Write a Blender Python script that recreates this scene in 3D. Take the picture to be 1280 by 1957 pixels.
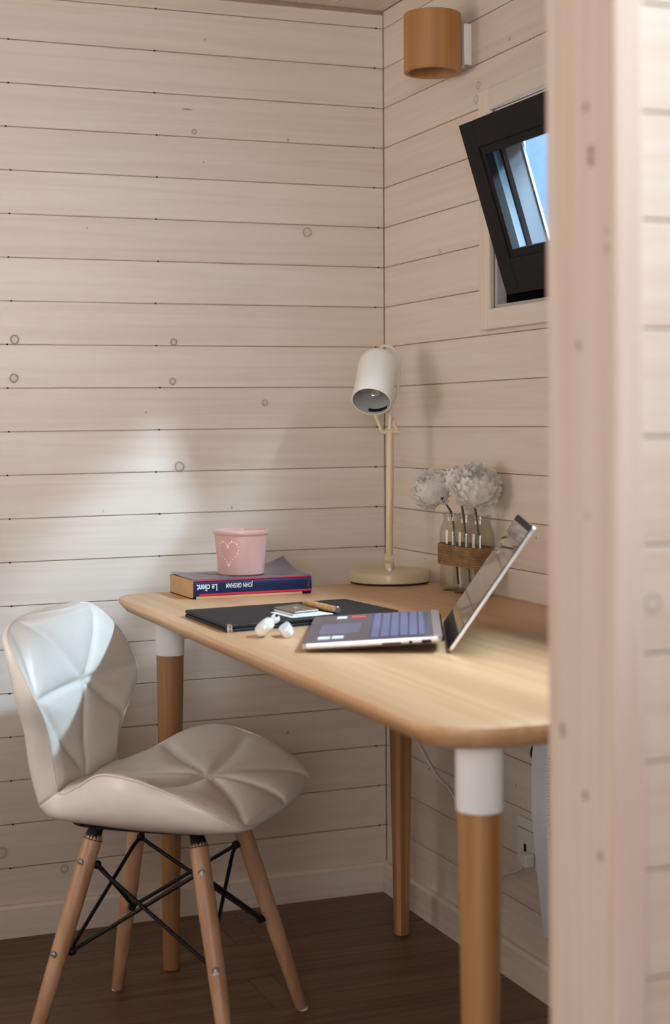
import bpy, bmesh, math, random
from mathutils import Vector, Matrix, Quaternion
random.seed(7)
for o in list(bpy.data.objects):
    bpy.data.objects.remove(o)
SC = bpy.context.scene
COL = SC.collection
R = math.radians

# ------------------------------------------------------------------ camera
CAM = Vector((-1.43055, -3.27349, 1.06523))
YAW, ROLL, FPX = 0.3799, R(-0.25), 2976.2
cam_d = bpy.data.cameras.new('camera')
cam = bpy.data.objects.new('camera', cam_d)
COL.objects.link(cam)
fw = Vector((math.sin(YAW), math.cos(YAW), 0))
r0 = Vector((math.cos(YAW), -math.sin(YAW), 0))
u0 = Vector((0, 0, 1))
rr = r0 * math.cos(ROLL) + u0 * math.sin(ROLL)
uu = u0 * math.cos(ROLL) - r0 * math.sin(ROLL)
cam.matrix_world = Matrix(((rr.x, uu.x, -fw.x, CAM.x), (rr.y, uu.y, -fw.y, CAM.y), (rr.z, uu.z, -fw.z, CAM.z), (0, 0, 0, 1)))
cam_d.sensor_fit = 'AUTO'
cam_d.sensor_width = 36.0
cam_d.lens = 36.0 * FPX / 1957.0
cam_d.shift_y = (811.3 - 978.5) / 1957.0
cam_d.clip_start = 0.05
cam_d.dof.use_dof = True
cam_d.dof.focus_distance = 3.0
cam_d.dof.aperture_fstop = 4.0
SC.camera = cam

# ------------------------------------------------------------------ world, lights, exposure
def world():
    w = bpy.data.worlds.new('sky')
    SC.world = w
    w.use_nodes = True
    nt = w.node_tree
    nt.nodes.clear()
    out = nt.nodes.new('ShaderNodeOutputWorld')
    bg = nt.nodes.new('ShaderNodeBackground')
    tc = nt.nodes.new('ShaderNodeTexCoord')
    no = nt.nodes.new('ShaderNodeTexNoise')
    no.inputs['Scale'].default_value = 7.0
    no.inputs['Distortion'].default_value = 1.6
    no.inputs['Detail'].default_value = 6
    rp = nt.nodes.new('ShaderNodeValToRGB')
    rp.color_ramp.elements[0].position = 0.35
    rp.color_ramp.elements[0].color = (0.28, 0.50, 0.80, 1)
    rp.color_ramp.elements[1].position = 0.65
    rp.color_ramp.elements[1].color = (0.95, 0.98, 1.0, 1)
    nt.links.new(tc.outputs['Generated'], no.inputs['Vector'])
    nt.links.new(no.outputs['Fac'], rp.inputs['Fac'])
    nt.links.new(rp.outputs['Color'], bg.inputs['Color'])
    bg.inputs['Strength'].default_value = 1.5
    nt.links.new(bg.outputs['Background'], out.inputs['Surface'])
world()

def area(name, loc, aim, sx, sy, power, color, spread=180):
    l = bpy.data.lights.new(name, 'AREA')
    l.shape = 'RECTANGLE'
    l.size, l.size_y = sx, sy
    l.energy = power
    l.color = color
    l.spread = R(spread)
    o = bpy.data.objects.new(name, l)
    COL.objects.link(o)
    o.location = loc
    o.rotation_euler = (Vector(aim) - Vector(loc)).to_track_quat('-Z', 'Y').to_euler()
    return o

# daylight outside the small window over the desk (long side runs along the wall)
area('window_daylight', (0.58, -1.58, 2.14), (-0.80, -0.50, 0.80), 0.09, 0.08, 60, (0.88, 0.95, 1.0))
area('window_sky_glow', (0.42, -1.55, 2.38), (-0.40, -1.50, 0.73), 1.6, 0.36, 300, (0.97, 0.98, 1.0))
# added fill lamp in front of the rear wall, general light for the room
area('rear_fill', (-2.15, -4.50, 1.30), (-0.7, 0.0, 1.1), 1.3, 1.2, 41, (0.95, 0.955, 0.97))
# added narrow-spread lamp that lifts the upper walls of the alcove
area('rear_upper_fill', (-2.30, -4.50, 1.72), (-0.40, 0.0, 2.20), 0.9, 0.4, 2.3, (0.99, 0.97, 0.93), 44)
# added narrow lamp that extends the light pool on the back wall
area('wall_pool_lamp', (-1.90, -4.50, 1.45), (-0.93, 0.0, 1.22), 0.3, 0.3, 1.15, (0.80, 0.91, 1.0), 23)
# daylight above the sill of the high side window beside the partition
area('side_window_daylight', (0.45, -2.95, 2.41), (-0.75, -2.15, 1.0), 0.25, 0.25, 40, (0.76, 0.88, 1.0))
# extra fill lamp from the left, for right wall, chair and jamb
area('left_fill', (-2.93, -0.70, 1.25), (0.0, -0.9, 1.1), 1.1, 1.0, 17, (1.0, 0.92, 0.84))
# opening of the small window: helps the sampling of the sky
pt = area('window_opening', (0.075, -1.26, 1.487), (-1.0, -1.26, 1.487), 1.42, 0.38, 1, (1, 1, 1))
pt.data.cycles.is_portal = True

SC.view_settings.view_transform = 'Standard'
SC.view_settings.look = 'None'
SC.view_settings.gamma = 1.0
SC.view_settings.use_curve_mapping = False
SC.view_settings.exposure = 0.0
SC.cycles.max_bounces = 10
SC.cycles.transparent_max_bounces = 16
SC.cycles.caustics_reflective = False
SC.cycles.caustics_refractive = False

# ------------------------------------------------------------------ object helpers
def setp(o, label=None, cat=None, group=None, kind=None):
    if label: o['label'] = label
    if cat: o['category'] = cat
    if group: o['group'] = group
    if kind: o['kind'] = kind
    return o

def empty(name, loc=(0, 0, 0), rz=0.0, **kw):
    o = bpy.data.objects.new(name, None)
    COL.objects.link(o)
    o.location = loc
    o.rotation_euler = (0, 0, rz)
    o.empty_display_size = 0.05
    return setp(o, **kw)

def wm(o):
    m = Matrix.LocRotScale(o.location, o.rotation_euler, o.scale)
    return wm(o.parent) @ m if o.parent else m

class M:
    """collects geometry in one list"""
    def __init__(s):
        s.v, s.f, s.mi = [], [], []
    def add(s, v, f, mi=0):
        n = len(s.v)
        s.v += [tuple(p) for p in v]
        s.f += [tuple(i + n for i in q) for q in f]
        s.mi += [mi] * len(f)
        return s
    def box(s, x0, x1, y0, y1, z0, z1, mi=0, ch=0.0, mat=None):
        if ch <= 0:
            v = [(x, y, z) for z in (z0, z1) for y in (y0, y1) for x in (x0, x1)]
            f = [(0, 2, 3, 1), (4, 5, 7, 6), (0, 1, 5, 4), (2, 6, 7, 3), (0, 4, 6, 2), (1, 3, 7, 5)]
        else:
            bm = bmesh.new()
            bmesh.ops.create_cube(bm, size=1)
            for q in bm.verts:
                q.co = Vector(((x0 + x1) / 2 + q.co.x * (x1 - x0), (y0 + y1) / 2 + q.co.y * (y1 - y0), (z0 + z1) / 2 + q.co.z * (z1 - z0)))
            bmesh.ops.bevel(bm, geom=list(bm.edges), offset=ch, segments=2, affect='EDGES', profile=0.5)
            bm.verts.index_update()
            v = [tuple(q.co) for q in bm.verts]
            f = [tuple(q.index for q in p.verts) for p in bm.faces]
            bm.free()
        if mat is not None:
            v = [mat @ Vector(p) for p in v]
        return s.add(v, f, mi)
    def lathe(s, prof, n=40, mat=None, close=False, mi=0, caps=True):
        v, f = [], []
        k = len(prof)
        for i in range(n):
            a = 2 * math.pi * i / n
            for r, z in prof:
                v.append((r * math.cos(a), r * math.sin(a), z))
        for i in range(n):
            j = (i + 1) % n
            for q in range(k - 1 if not close else k):
                w = (q + 1) % k
                f.append((i * k + q, j * k + q, j * k + w, i * k + w))
        if not close and caps:
            if prof[0][0] > 1e-6: f.append(tuple(i * k for i in reversed(range(n))))
            if prof[-1][0] > 1e-6: f.append(tuple(i * k + k - 1 for i in range(n)))
        if mat is not None:
            v = [mat @ Vector(p) for p in v]
        return s.add(v, f, mi)
    def tube(s, pts, rad, n=10, mi=0, cap=True):
        pts = [Vector(p) for p in pts]
        rads = rad if isinstance(rad, (list, tuple)) else [rad] * len(pts)
        t0 = (pts[1] - pts[0]).normalized()
        up = Vector((0, 0, 1)) if abs(t0.z) < 0.9 else Vector((1, 0, 0))
        nx = t0.cross(up).normalized()
        v, f = [], []
        prev = t0
        for i, p in enumerate(pts):
            if i == 0: t = t0
            elif i == len(pts) - 1: t = (pts[i] - pts[i - 1]).normalized()
            else: t = (pts[i + 1] - pts[i - 1]).normalized()
            nx = (prev.rotation_difference(t) @ nx).normalized()
            nx = (nx - t * nx.dot(t)).normalized()
            ny = t.cross(nx)
            prev = t
            for k in range(n):
                a = 2 * math.pi * k / n
                v.append(p + (nx * math.cos(a) + ny * math.sin(a)) * rads[i])
        for i in range(len(pts) - 1):
            for k in range(n):
                j = (k + 1) % n
                f.append((i * n + k, i * n + j, (i + 1) * n + j, (i + 1) * n + k))
        if cap:
            f.append(tuple(reversed(range(n))))
            f.append(tuple((len(pts) - 1) * n + k for k in range(n)))
        return s.add(v, f, mi)
    def grid(s, P, mi=0, flip=False, closed_u=False):
        a, b = len(P), len(P[0])
        v = [p for row in P for p in row]
        f = []
        for i in range(a - 1):
            for j in range(b - 1 if not closed_u else b):
                k = (j + 1) % b
                q = (i * b + j, i * b + k, (i + 1) * b + k, (i + 1) * b + j)
                f.append(q[::-1] if flip else q)
        return s.add(v, f, mi)
    def prism(s, poly, z0, z1, mi=0, mat=None):
        n = len(poly)
        v = [(x, y, z0) for x, y in poly] + [(x, y, z1) for x, y in poly]
        f = [tuple(reversed(range(n))), tuple(range(n, 2 * n))] + [(i, (i + 1) % n, (i + 1) % n + n, i + n) for i in range(n)]
        if mat is not None:
            v = [mat @ Vector(p) for p in v]
        return s.add(v, f, mi)
    def sphere(s, c, r, nu=12, nv=8, mi=0, sc=(1, 1, 1), mat=None):
        prof = [(r * math.sin(math.pi * i / nv), -r * math.cos(math.pi * i / nv)) for i in range(nv + 1)]
        m = Matrix.Translation(c) @ (mat or Matrix()) @ Matrix.Diagonal((*sc, 1))
        return s.lathe(prof, nu, m, mi=mi)
    def build(s, name, mats, parent=None, smooth=False, world=True, weld=False, **kw):
        me = bpy.data.meshes.new(name)
        v = s.v
        if parent is not None and world:
            inv = wm(parent).inverted()
            v = [inv @ Vector(p) for p in v]
        me.from_pydata(v, [], s.f)
        if not isinstance(mats, (list, tuple)): mats = [mats]
        for m in mats: me.materials.append(m)
        if len(mats) > 1:
            me.polygons.foreach_set('material_index', s.mi)
        bm = bmesh.new()
        bm.from_mesh(me)
        if weld:
            bmesh.ops.remove_doubles(bm, verts=bm.verts, dist=1e-5)
        bmesh.ops.recalc_face_normals(bm, faces=bm.faces)
        bm.to_mesh(me)
        bm.free()
        if smooth:
            me.shade_smooth()
            if smooth != 'all':
                me.set_sharp_from_angle(angle=R(38))
        me.update()
        o = bpy.data.objects.new(name, me)
        COL.objects.link(o)
        if parent is not None: o.parent = parent
        return setp(o, **kw)

def spline(pts, n):
    """Catmull-Rom through tuples, n samples in all"""
    k = len(pts)
    out = []
    for i in range(n):
        t = i / (n - 1) * (k - 1)
        j = min(int(t), k - 2)
        t -= j
        p0 = pts[j - 1] if j else tuple(2 * a - b for a, b in zip(pts[0], pts[1]))
        p1, p2 = pts[j], pts[j + 1]
        p3 = pts[j + 2] if j + 2 < k else tuple(2 * a - b for a, b in zip(pts[-1], pts[-2]))
        out.append(tuple(0.5 * (2 * b + (c - a) * t + (2 * a - 5 * b + 4 * c - d) * t * t + (3 * b - a - 3 * c + d) * t ** 3) for a, b, c, d in zip(p0, p1, p2, p3)))
    return out

def frame(o, z, x=None):
    """matrix at o whose Z axis is z (and X near x)"""
    z = Vector(z).normalized()
    x = Vector(x) if x is not None else (Vector((1, 0, 0)) if abs(z.x) < 0.9 else Vector((0, 1, 0)))
    x = (x - z * x.dot(z)).normalized()
    y = z.cross(x)
    return Matrix(((x.x, y.x, z.x, o[0]), (x.y, y.y, z.y, o[1]), (x.z, y.z, z.z, o[2]), (0, 0, 0, 1)))

# ------------------------------------------------------------------ material helpers
def new_mat(name):
    m = bpy.data.materials.new(name)
    m.use_nodes = True
    nt = m.node_tree
    b = nt.nodes['Principled BSDF']
    return m, nt, b

class NT:
    def __init__(s, nt): s.nt = nt
    def n(s, t, **kw):
        q = s.nt.nodes.new('ShaderNode' + t)
        for k, v in kw.items(): setattr(q, k, v)
        return q
    def l(s, a, b): s.nt.links.new(a, b)
    def put(s, sock, val):
        if isinstance(val, bpy.types.NodeSocket): s.l(val, sock)
        else: sock.default_value = val
    def math(s, op, a, b=0.0, c=0.0, clamp=False):
        q = s.n('Math', operation=op, use_clamp=clamp)
        for i, x in enumerate((a, b, c)): s.put(q.inputs[i], x)
        return q.outputs[0]
    def vmath(s, op, a, b=(0, 0, 0)):
        q = s.n('VectorMath', operation=op)
        s.put(q.inputs[0], a); s.put(q.inputs[1], b)
        return q.outputs[1] if op in ('LENGTH', 'DISTANCE', 'DOT_PRODUCT') else q.outputs[0]
    def noise(s, vec, scale, detail=4, rough=0.55, dist=0.0):
        q = s.n('TexNoise')
        s.put(q.inputs['Vector'], vec)
        q.inputs['Scale'].default_value = scale
        q.inputs['Detail'].default_value = detail
        q.inputs['Roughness'].default_value = rough
        q.inputs['Distortion'].default_value = dist
        return q.outputs['Fac']
    def ramp(s, fac, stops, interp='LINEAR'):
        q = s.n('ValToRGB')
        q.color_ramp.interpolation = interp
        e = q.color_ramp.elements
        while len(e) < len(stops): e.new(0.5)
        for i, (p, c) in enumerate(stops):
            e[i].position = p
            e[i].color = (*c, 1) if not isinstance(c, (int, float)) else (c, c, c, 1)
        s.put(q.inputs['Fac'], fac)
        return q.outputs['Color']
    def mix(s, fac, a, b, mode='MIX'):
        q = s.n('Mix', data_type='RGBA', blend_type=mode)
        s.put(q.inputs[0], fac)
        for sock, val in ((q.inputs[6], a), (q.inputs[7], b)):
            if isinstance(val, bpy.types.NodeSocket): s.l(val, sock)
            else: sock.default_value = (*val, 1) if len(val) == 3 else val
        return q.outputs[2]
    def bump(s, h, strength, dist, bsdf):
        q = s.n('Bump')
        q.inputs['Strength'].default_value = strength
        q.inputs['Distance'].default_value = dist
        s.l(h, q.inputs['Height'])
        s.l(q.outputs[0], bsdf.inputs['Normal'])

def plain(name, col, rough=0.5, metal=0.0, bump=None, coat=0.0, spec=0.5, var=0.0):
    m, nt, b = new_mat(name)
    t = NT(nt)
    b.inputs['Roughness'].default_value = rough
    b.inputs['Metallic'].default_value = metal
    b.inputs['Coat Weight'].default_value = coat
    b.inputs['Specular IOR Level'].default_value = spec
    tc = t.n('TexCoord').outputs['Object']
    f = t.noise(tc, 30, 3)
    lo = tuple(c * (1 - var) for c in col)
    hi = tuple(min(1, c * (1 + var)) for c in col)
    t.l(t.ramp(f, [(0.3, lo), (0.7, hi)]), b.inputs['Base Color'])
    if bump:
        t.bump(t.noise(tc, bump[0], 4), bump[1], bump[2], b)
    return m

def wood(name, axis, c_lo, c_mid, c_hi, scale=1.0, knots=(), plane='xz', rough=0.55, spread=0.12, fine=0.5, perobj=True, tint=None, ring=1.0, bumpd=0.0004, coat=0.0, kcol=(0.115, 0.105, 0.12), strips=0.0):
    """long-grained wood; axis = grain direction in object space; knots = (a, b, radius, colour strength) in the world plane"""
    m, nt, b = new_mat(name)
    t = NT(nt)
    tc = t.n('TexCoord').outputs['Object']
    vec = tc
    rnd = t.n('ObjectInfo').outputs['Random']
    if perobj:
        off = t.n('CombineXYZ')
        t.l(t.math('MULTIPLY', rnd, 37.0), off.inputs[0])
        t.l(t.math('MULTIPLY', rnd, 91.0), off.inputs[1])
        t.l(t.math('MULTIPLY', rnd, 53.0), off.inputs[2])
        vec = t.vmath('ADD', tc, off.outputs[0])
    sc = [14.0, 14.0, 14.0]
    sc['xyz'.index(axis)] = 0.55
    v1 = t.vmath('MULTIPLY', vec, tuple(a * scale for a in sc))
    big = t.noise(v1, 1.0, 3, 0.5, 0.4)
    rings = t.math('SINE', t.math('MULTIPLY', big, 42.0 * ring))
    rings = t.math('MULTIPLY_ADD', rings, 0.5, 0.5)
    sc2 = [160.0, 160.0, 160.0]
    sc2['xyz'.index(axis)] = 3.0
    fin = t.noise(t.vmath('MULTIPLY', vec, tuple(a * scale for a in sc2)), 1.0, 3, 0.6)
    f = t.math('ADD', t.math('MULTIPLY', rings, 0.30), t.math('MULTIPLY', fin, fine))
    f = t.math('ADD', f, t.math('MULTIPLY', big, 0.45))
    lo = 0.62 - spread * 2.2
    col = t.ramp(f, [(max(0.0, lo), c_lo), (0.62, c_mid), (min(1.0, 0.62 + spread * 2.2), c_hi)])
    if strips:
        sx = t.n('SeparateXYZ'); t.l(tc, sx.inputs[0])
        band = t.math('FLOOR', t.math('DIVIDE', t.math('ADD', sx.outputs[0], t.math('MULTIPLY', sx.outputs[1], -0.55)), strips))
        wn = t.n('TexWhiteNoise', noise_dimensions='1D')
        t.l(band, wn.inputs['W'])
        col = t.mix(wn.outputs['Value'], t.mix(1.0, col, (0.62, 0.56, 0.50), 'MULTIPLY'), t.mix(1.0, col, (1.28, 1.30, 1.34), 'MULTIPLY'))
    if tint:
        col = t.mix(t.math('MULTIPLY', rnd, 1.0), col, t.mix(1.0, col, tint, 'MULTIPLY'))
    if knots:
        pos = t.n('NewGeometry').outputs['Position']
        sp = t.n('SeparateXYZ'); t.l(pos, sp.inputs[0])
        A = sp.outputs['xyz'.index(plane[0])]
        B = sp.outputs['xyz'.index(plane[1])]
        wob = t.math('MULTIPLY', t.math('SUBTRACT', t.noise(pos, 90, 2), 0.5), 0.7)
        for (ka, kb, kr, ks, ke) in knots:
            da = t.math('DIVIDE', t.math('SUBTRACT', A, ka), kr * ke)
            db = t.math('DIVIDE', t.math('SUBTRACT', B, kb), kr)
            d = t.math('SQRT', t.math('ADD', t.math('MULTIPLY', da, da), t.math('MULTIPLY', db, db)))
            d = t.math('ADD', d, t.math('MULTIPLY', wob, 0.6))
            if kr > 0.0055:   # ringed knot
                fac = t.ramp(t.math('MULTIPLY', d, 0.5), [(0.0, 0.40), (0.06, 0.22), (0.30, 0.25), (0.40, 0.95), (0.465, 1.0), (0.54, 0.12), (0.9, 0.0)])
            else:
                fac = t.ramp(t.math('MULTIPLY', d, 0.5), [(0.0, 1.0), (0.35, 0.75), (0.55, 0.0)])
            col = t.mix(t.math('MULTIPLY', fac, ks), col, kcol if ke < 1.5 else (0.13, 0.075, 0.05))
    t.l(col, b.inputs['Base Color'])
    b.inputs['Roughness'].default_value = rough
    b.inputs['Coat Weight'].default_value = coat
    b.inputs['Coat Roughness'].default_value = 0.25
    t.bump(f, 0.5, bumpd, b)
    return m

def glass_mat(name, tint=(1, 1, 1), thin=True, rough=0.0, refl=1.0):
    m = bpy.data.materials.new(name)
    m.use_nodes = True
    nt = m.node_tree
    nt.nodes.clear()
    t = NT(nt)
    out = t.n('OutputMaterial')
    tr = t.n('BsdfTransparent'); tr.inputs['Color'].default_value = (*tint, 1)
    gl = t.n('BsdfGlossy'); gl.inputs['Roughness'].default_value = rough
    fr = t.n('LayerWeight'); fr.inputs['Blend'].default_value = 0.5
    mx = t.n('MixShader')
    fz = t.math('POWER', fr.outputs['Facing'], 4.0)
    t.l(t.math('MULTIPLY', t.math('MULTIPLY_ADD', fz, 0.75, 0.04), refl, clamp=True), mx.inputs[0])
    t.l(tr.outputs[0], mx.inputs[1]); t.l(gl.outputs[0], mx.inputs[2])
    t.l(mx.outputs[0], out.inputs['Surface'])
    return m

# ------------------------------------------------------------------ materials
PINE = dict(c_lo=(0.675, 0.580, 0.490), c_mid=(0.718, 0.632, 0.545), c_hi=(0.750, 0.676, 0.600))
KN_BACK = [(-0.4516, 1.7061, 0.0058, .8, 1), (-0.2339, 1.7028, 0.0042, .6, 1), (-0.4668, 1.7542, 0.0022, .8, 6), (-0.1885, 1.4975, 0.0110, .6, 1),
           (-0.6888, 1.4856, 0.0030, .6, .7), (-0.8439, 1.2458, 0.0095, .85, 1), (-0.4998, 1.2457, 0.0075, .85, 1), (-0.8454, 1.1648, 0.0095, .9, 1),
           (-0.5026, 1.1603, 0.0075, .8, 1), (-0.2911, 1.114, 0.0070, .75, 1), (-0.5624, 1.0933, 0.0035, .5, 1), (-0.4881, 0.9745, 0.0110, .75, 1),
           (-0.4269, 1.9095, 0.0025, .7, 1), (-0.4305, 1.641, 0.0025, .7, 1), (-0.369, 0.8831, 0.0035, .8, .6), (-0.6575, 0.8822, 0.0030, .5, .6),
           (-0.7441, 0.1282, 0.0090, .5, 1), (-0.8757, 0.1754, 0.012, .5, 1), (-0.2401, 0.377, 0.0040, .6, 1), (-0.62, 1.62, 0.0025, .0, 1)]
KN_RIGHT = [(-0.6069, 1.8087, 0.0045, .7, .9), (-0.4756, 1.7455, 0.0085, .45, 1), (-0.4661, 1.719, 0.0085, .45, 1), (-0.2929, 1.4292, 0.0070, .45, 1),
            (-0.7034, 0.8512, 0.0035, .7, .9), (-0.2157, 0.7737, 0.0035, .7, .8), (-0.2296, 0.3213, 0.004, .7, 1), (-0.2955, 1.6859, 0.0025, .5, .4), (-0.62, 0.37, 0.004, .6, .6)]
KN_POST = [(-2.124, 1.3339, 0.0052, .85, .8), (-2.1322, 1.296, 0.0054, 1.0, .9), (-2.132, 1.287, 0.0054, 1.0, .9), (-2.1103, 1.1322, 0.0052, .7, .8), (-2.0808, 0.7993, 0.0054, .8, .8), (-2.0815, 0.793, 0.0045, .8, .8),
           (-2.1183, 0.7479, 0.0052, .95, .8), (-2.1424, 0.7019, 0.0052, .75, .9), (-2.1237, 0.987, 0.0045, .35, 1), (-2.157, 1.21, 0.0050, .5, .7), (-2.157, 1.225, 0.0050, .35, .7)]
m_board_back = wood('whitewashed_pine_back', 'x', **PINE, knots=KN_BACK, plane='xz', tint=(0.95, 0.93, 0.92), spread=0.15)
m_board_right = wood('whitewashed_pine_right', 'x', **PINE, knots=KN_RIGHT, plane='yz', tint=(0.95, 0.93, 0.92), spread=0.15)
m_board = wood('whitewashed_pine', 'x', **PINE, tint=(0.95, 0.93, 0.92), spread=0.15)
m_board_part = wood('whitewashed_pine_partition', 'x', **PINE, knots=[(-0.697, 0.913, 0.0085, .4, 1)], plane='xz', tint=(0.97, 0.96, 0.95), spread=0.13)
m_post = wood('whitewashed_pine_post', 'z', (0.66, 0.52, 0.425), (0.71, 0.595, 0.51), (0.75, 0.655, 0.575), knots=KN_POST, plane='yz', spread=0.15, perobj=False, kcol=(0.20, 0.105, 0.07))
m_casing = wood('whitewashed_pine_casing', 'x', **PINE, spread=0.13)
m_casing_v = wood('whitewashed_pine_casing_vertical', 'z', **PINE, spread=0.13)
m_joint = plain('joint_backing_brown', (0.40, 0.27, 0.19), 0.9, var=0.1)  # brown backing that shows in the gaps between boards
m_floor = wood('dark_oak_floor', 'x', (0.060, 0.032, 0.018), (0.125, 0.068, 0.038), (0.185, 0.108, 0.064), rough=0.42, spread=0.18, fine=0.6, tint=(0.82, 0.80, 0.78), bumpd=0.0003)
m_seam = plain('floor_seam', (0.02, 0.012, 0.008), 0.8)
m_desk = wood('bamboo_desktop', 'y', (0.55, 0.300, 0.135), (0.64, 0.375, 0.185), (0.71, 0.455, 0.255), rough=0.40, spread=0.2, fine=0.75, perobj=False, ring=0.7, bumpd=0.00012, coat=0.04)
m_desk_edge = m_desk
m_leg = wood('bamboo_leg', 'z', (0.27, 0.125, 0.045), (0.40, 0.205, 0.080), (0.52, 0.295, 0.130), rough=0.4, spread=0.22, fine=0.5, ring=0.45, bumpd=0.0001, coat=0.05, strips=0.0105)
m_beech = wood('beech_leg', 'z', (0.38, 0.20, 0.11), (0.49, 0.28, 0.165), (0.57, 0.355, 0.22), rough=0.42, spread=0.16, ring=0.6, bumpd=0.0001)
m_sconce = wood('turned_wood_shade', 'z', (0.31, 0.135, 0.040), (0.41, 0.195, 0.062), (0.50, 0.265, 0.10), rough=0.45, spread=0.2, ring=0.6, perobj=False)
m_white = plain('white_enamel', (0.88, 0.885, 0.89), 0.35)
m_cream = plain('cream_lacquer', (0.68, 0.565, 0.375), 0.38, coat=0.15)
m_cream_head = plain('pale_cream_lacquer', (0.87, 0.865, 0.80), 0.28, coat=0.25)
m_cable = plain('white_cable', (0.72, 0.72, 0.70), 0.45)
m_dark = plain('black_metal', (0.007, 0.007, 0.008), 0.5, spec=0.25)
m_rubber = plain('black_rubber', (0.015, 0.015, 0.015), 0.8)
m_steel = plain('steel', (0.62, 0.60, 0.58), 0.28, metal=1.0)
m_leather = plain('cream_leatherette', (0.85, 0.815, 0.755), 0.36, bump=(420, 0.18, 0.0006), var=0.02)
m_piping = plain('white_piping', (0.80, 0.77, 0.72), 0.4)
m_glide = plain('pale_glide', (0.75, 0.75, 0.76), 0.5)
m_frame = plain('anthracite_aluminium', (0.008, 0.008, 0.009), 0.5, spec=0.12)
m_outer = plain('outer_grey_profile', (0.055, 0.062, 0.072), 0.6, spec=0.1)
m_rebate = plain('pale_rebate', (0.085, 0.10, 0.115), 0.6, spec=0.1)
m_lip = plain('pale_outer_lip', (0.30, 0.31, 0.32), 0.5)
m_gasket = plain('black_gasket', (0.004, 0.004, 0.005), 0.8, spec=0.0)
m_alu = plain('grey_aluminium', (0.42, 0.47, 0.55), 0.4, metal=0.3)
m_pane = glass_mat('window_pane', (0.80, 0.92, 1.0))
m_reveal_out = plain('grey_reveal', (0.42, 0.42, 0.42), 0.6)
m_pink = plain('pink_glaze', (0.58, 0.355, 0.32), 0.42, coat=0.2, var=0.03)
m_dot = plain('white_glaze_dot', (0.92, 0.84, 0.80), 0.4)
m_navy = plain('navy_cover', (0.006, 0.014, 0.055), 0.40, coat=0.0, spec=0.3)
m_cover = plain('sheen_toned_cover', (0.070, 0.062, 0.085), 0.30, coat=0.4, var=0.15)  # grey-violet reflection on the glossy navy cover, put into its base colour
m_redline = plain('red_stripe', (0.58, 0.012, 0.055), 0.35)
m_paper = plain('aged_paper', (0.52, 0.33, 0.17), 0.8, var=0.05)
m_ink = plain('white_print', (0.74, 0.78, 0.82), 0.5)
m_print = plain('grey_print', (0.17, 0.16, 0.19), 0.4)
m_folder = plain('black_embossed_leather', (0.010, 0.010, 0.012), 0.55, spec=0.3, bump=(210, 0.8, 0.0016), var=0.2)
m_card = plain('white_card', (0.78, 0.80, 0.82), 0.5)
m_case = plain('brushed_card_case', (0.40, 0.345, 0.29), 0.25, metal=0.9)
m_penwood = wood('pen_wood', 'x', (0.40, 0.20, 0.06), (0.55, 0.30, 0.11), (0.62, 0.38, 0.16), rough=0.35, perobj=False)
m_pod = plain('white_gloss_plastic', (0.84, 0.84, 0.85), 0.12, coat=0.5)
m_body = plain('grey_violet_aluminium', (0.165, 0.150, 0.185), 0.30, metal=0.55)
m_edge = plain('silver_edge', (0.60, 0.585, 0.60), 0.28, metal=0.8)
m_key = plain('blue_grey_key', (0.20, 0.215, 0.36), 0.32, metal=0.3)
m_keygap = plain('key_well', (0.10, 0.105, 0.16), 0.4, metal=0.3)
m_touch = plain('touchpad', (0.19, 0.205, 0.36), 0.22, metal=0.4)
m_screen = plain('dark_glossy_screen', (0.010, 0.010, 0.011), 0.06, coat=1.0, spec=1.0)
m_bezel = plain('black_bezel', (0.008, 0.008, 0.010), 0.5, spec=0.15)
m_sticker_red = plain('red_sticker', (0.62, 0.06, 0.06), 0.4, var=0.5)
def petal_material():
    m, nt, b = new_mat('white_silk_petal')
    t = NT(nt)
    b.inputs['Base Color'].default_value = (0.95, 0.94, 0.92, 1)
    b.inputs['Roughness'].default_value = 0.75
    b.inputs['Sheen Weight'].default_value = 0.6
    b.inputs['Sheen Roughness'].default_value = 0.5
    tl = t.n('BsdfTranslucent')
    tl.inputs['Color'].default_value = (0.90, 0.885, 0.85, 1)
    mx = t.n('MixShader')
    mx.inputs[0].default_value = 0.30
    t.l(b.outputs[0], mx.inputs[1]); t.l(tl.outputs[0], mx.inputs[2])
    t.l(mx.outputs[0], nt.nodes['Material Output'].inputs['Surface'])
    return m
m_petal = petal_material()
m_stem = plain('green_stem', (0.085, 0.085, 0.025), 0.6, var=0.3)
m_leafg = plain('green_sepal', (0.13, 0.17, 0.035), 0.6, var=0.3)
m_twine = plain('brown_twine', (0.27, 0.155, 0.065), 0.9, bump=(700, 0.6, 0.001), var=0.35)
m_bottle = glass_mat('bottle_glass', (0.93, 0.93, 0.91), refl=1.0, rough=0.02)
m_heater = plain('heater_white', (0.62, 0.66, 0.72), 0.45)
m_plug = plain('socket_white', (0.72, 0.71, 0.70), 0.45)
m_bulb = plain('lamp_reflector', (0.45, 0.42, 0.40), 0.15, metal=0.6)
m_inside = plain('shade_inside', (0.48, 0.50, 0.49), 0.5)
m_plaster = plain('room_board_far', (0.62, 0.52, 0.44), 0.7)

# ------------------------------------------------------------------ the room
Z0, PITCH, CEIL = 1.9714, 0.0912, 2.0115
TAU = 0.0075      # the boards of the back wall run slightly out of level
BT = 0.005        # board thickness
GAP = 0.0015

def board_mesh(name, L, h, mat, t=BT, c=0.0012):
    b = M()
    prof = [(t, 0), (c, 0), (0, c), (0, h - c), (c, h), (t, h)]
    v = [(x, y, z) for x in (0, L) for y, z in prof]
    f = [tuple(range(6)), tuple(range(11, 5, -1))] + [(i, (i + 1) % 6, (i + 1) % 6 + 6, i + 6) for i in range(6)]
    b.add(v, f)
    o = b.build(name, mat)
    return o

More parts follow.
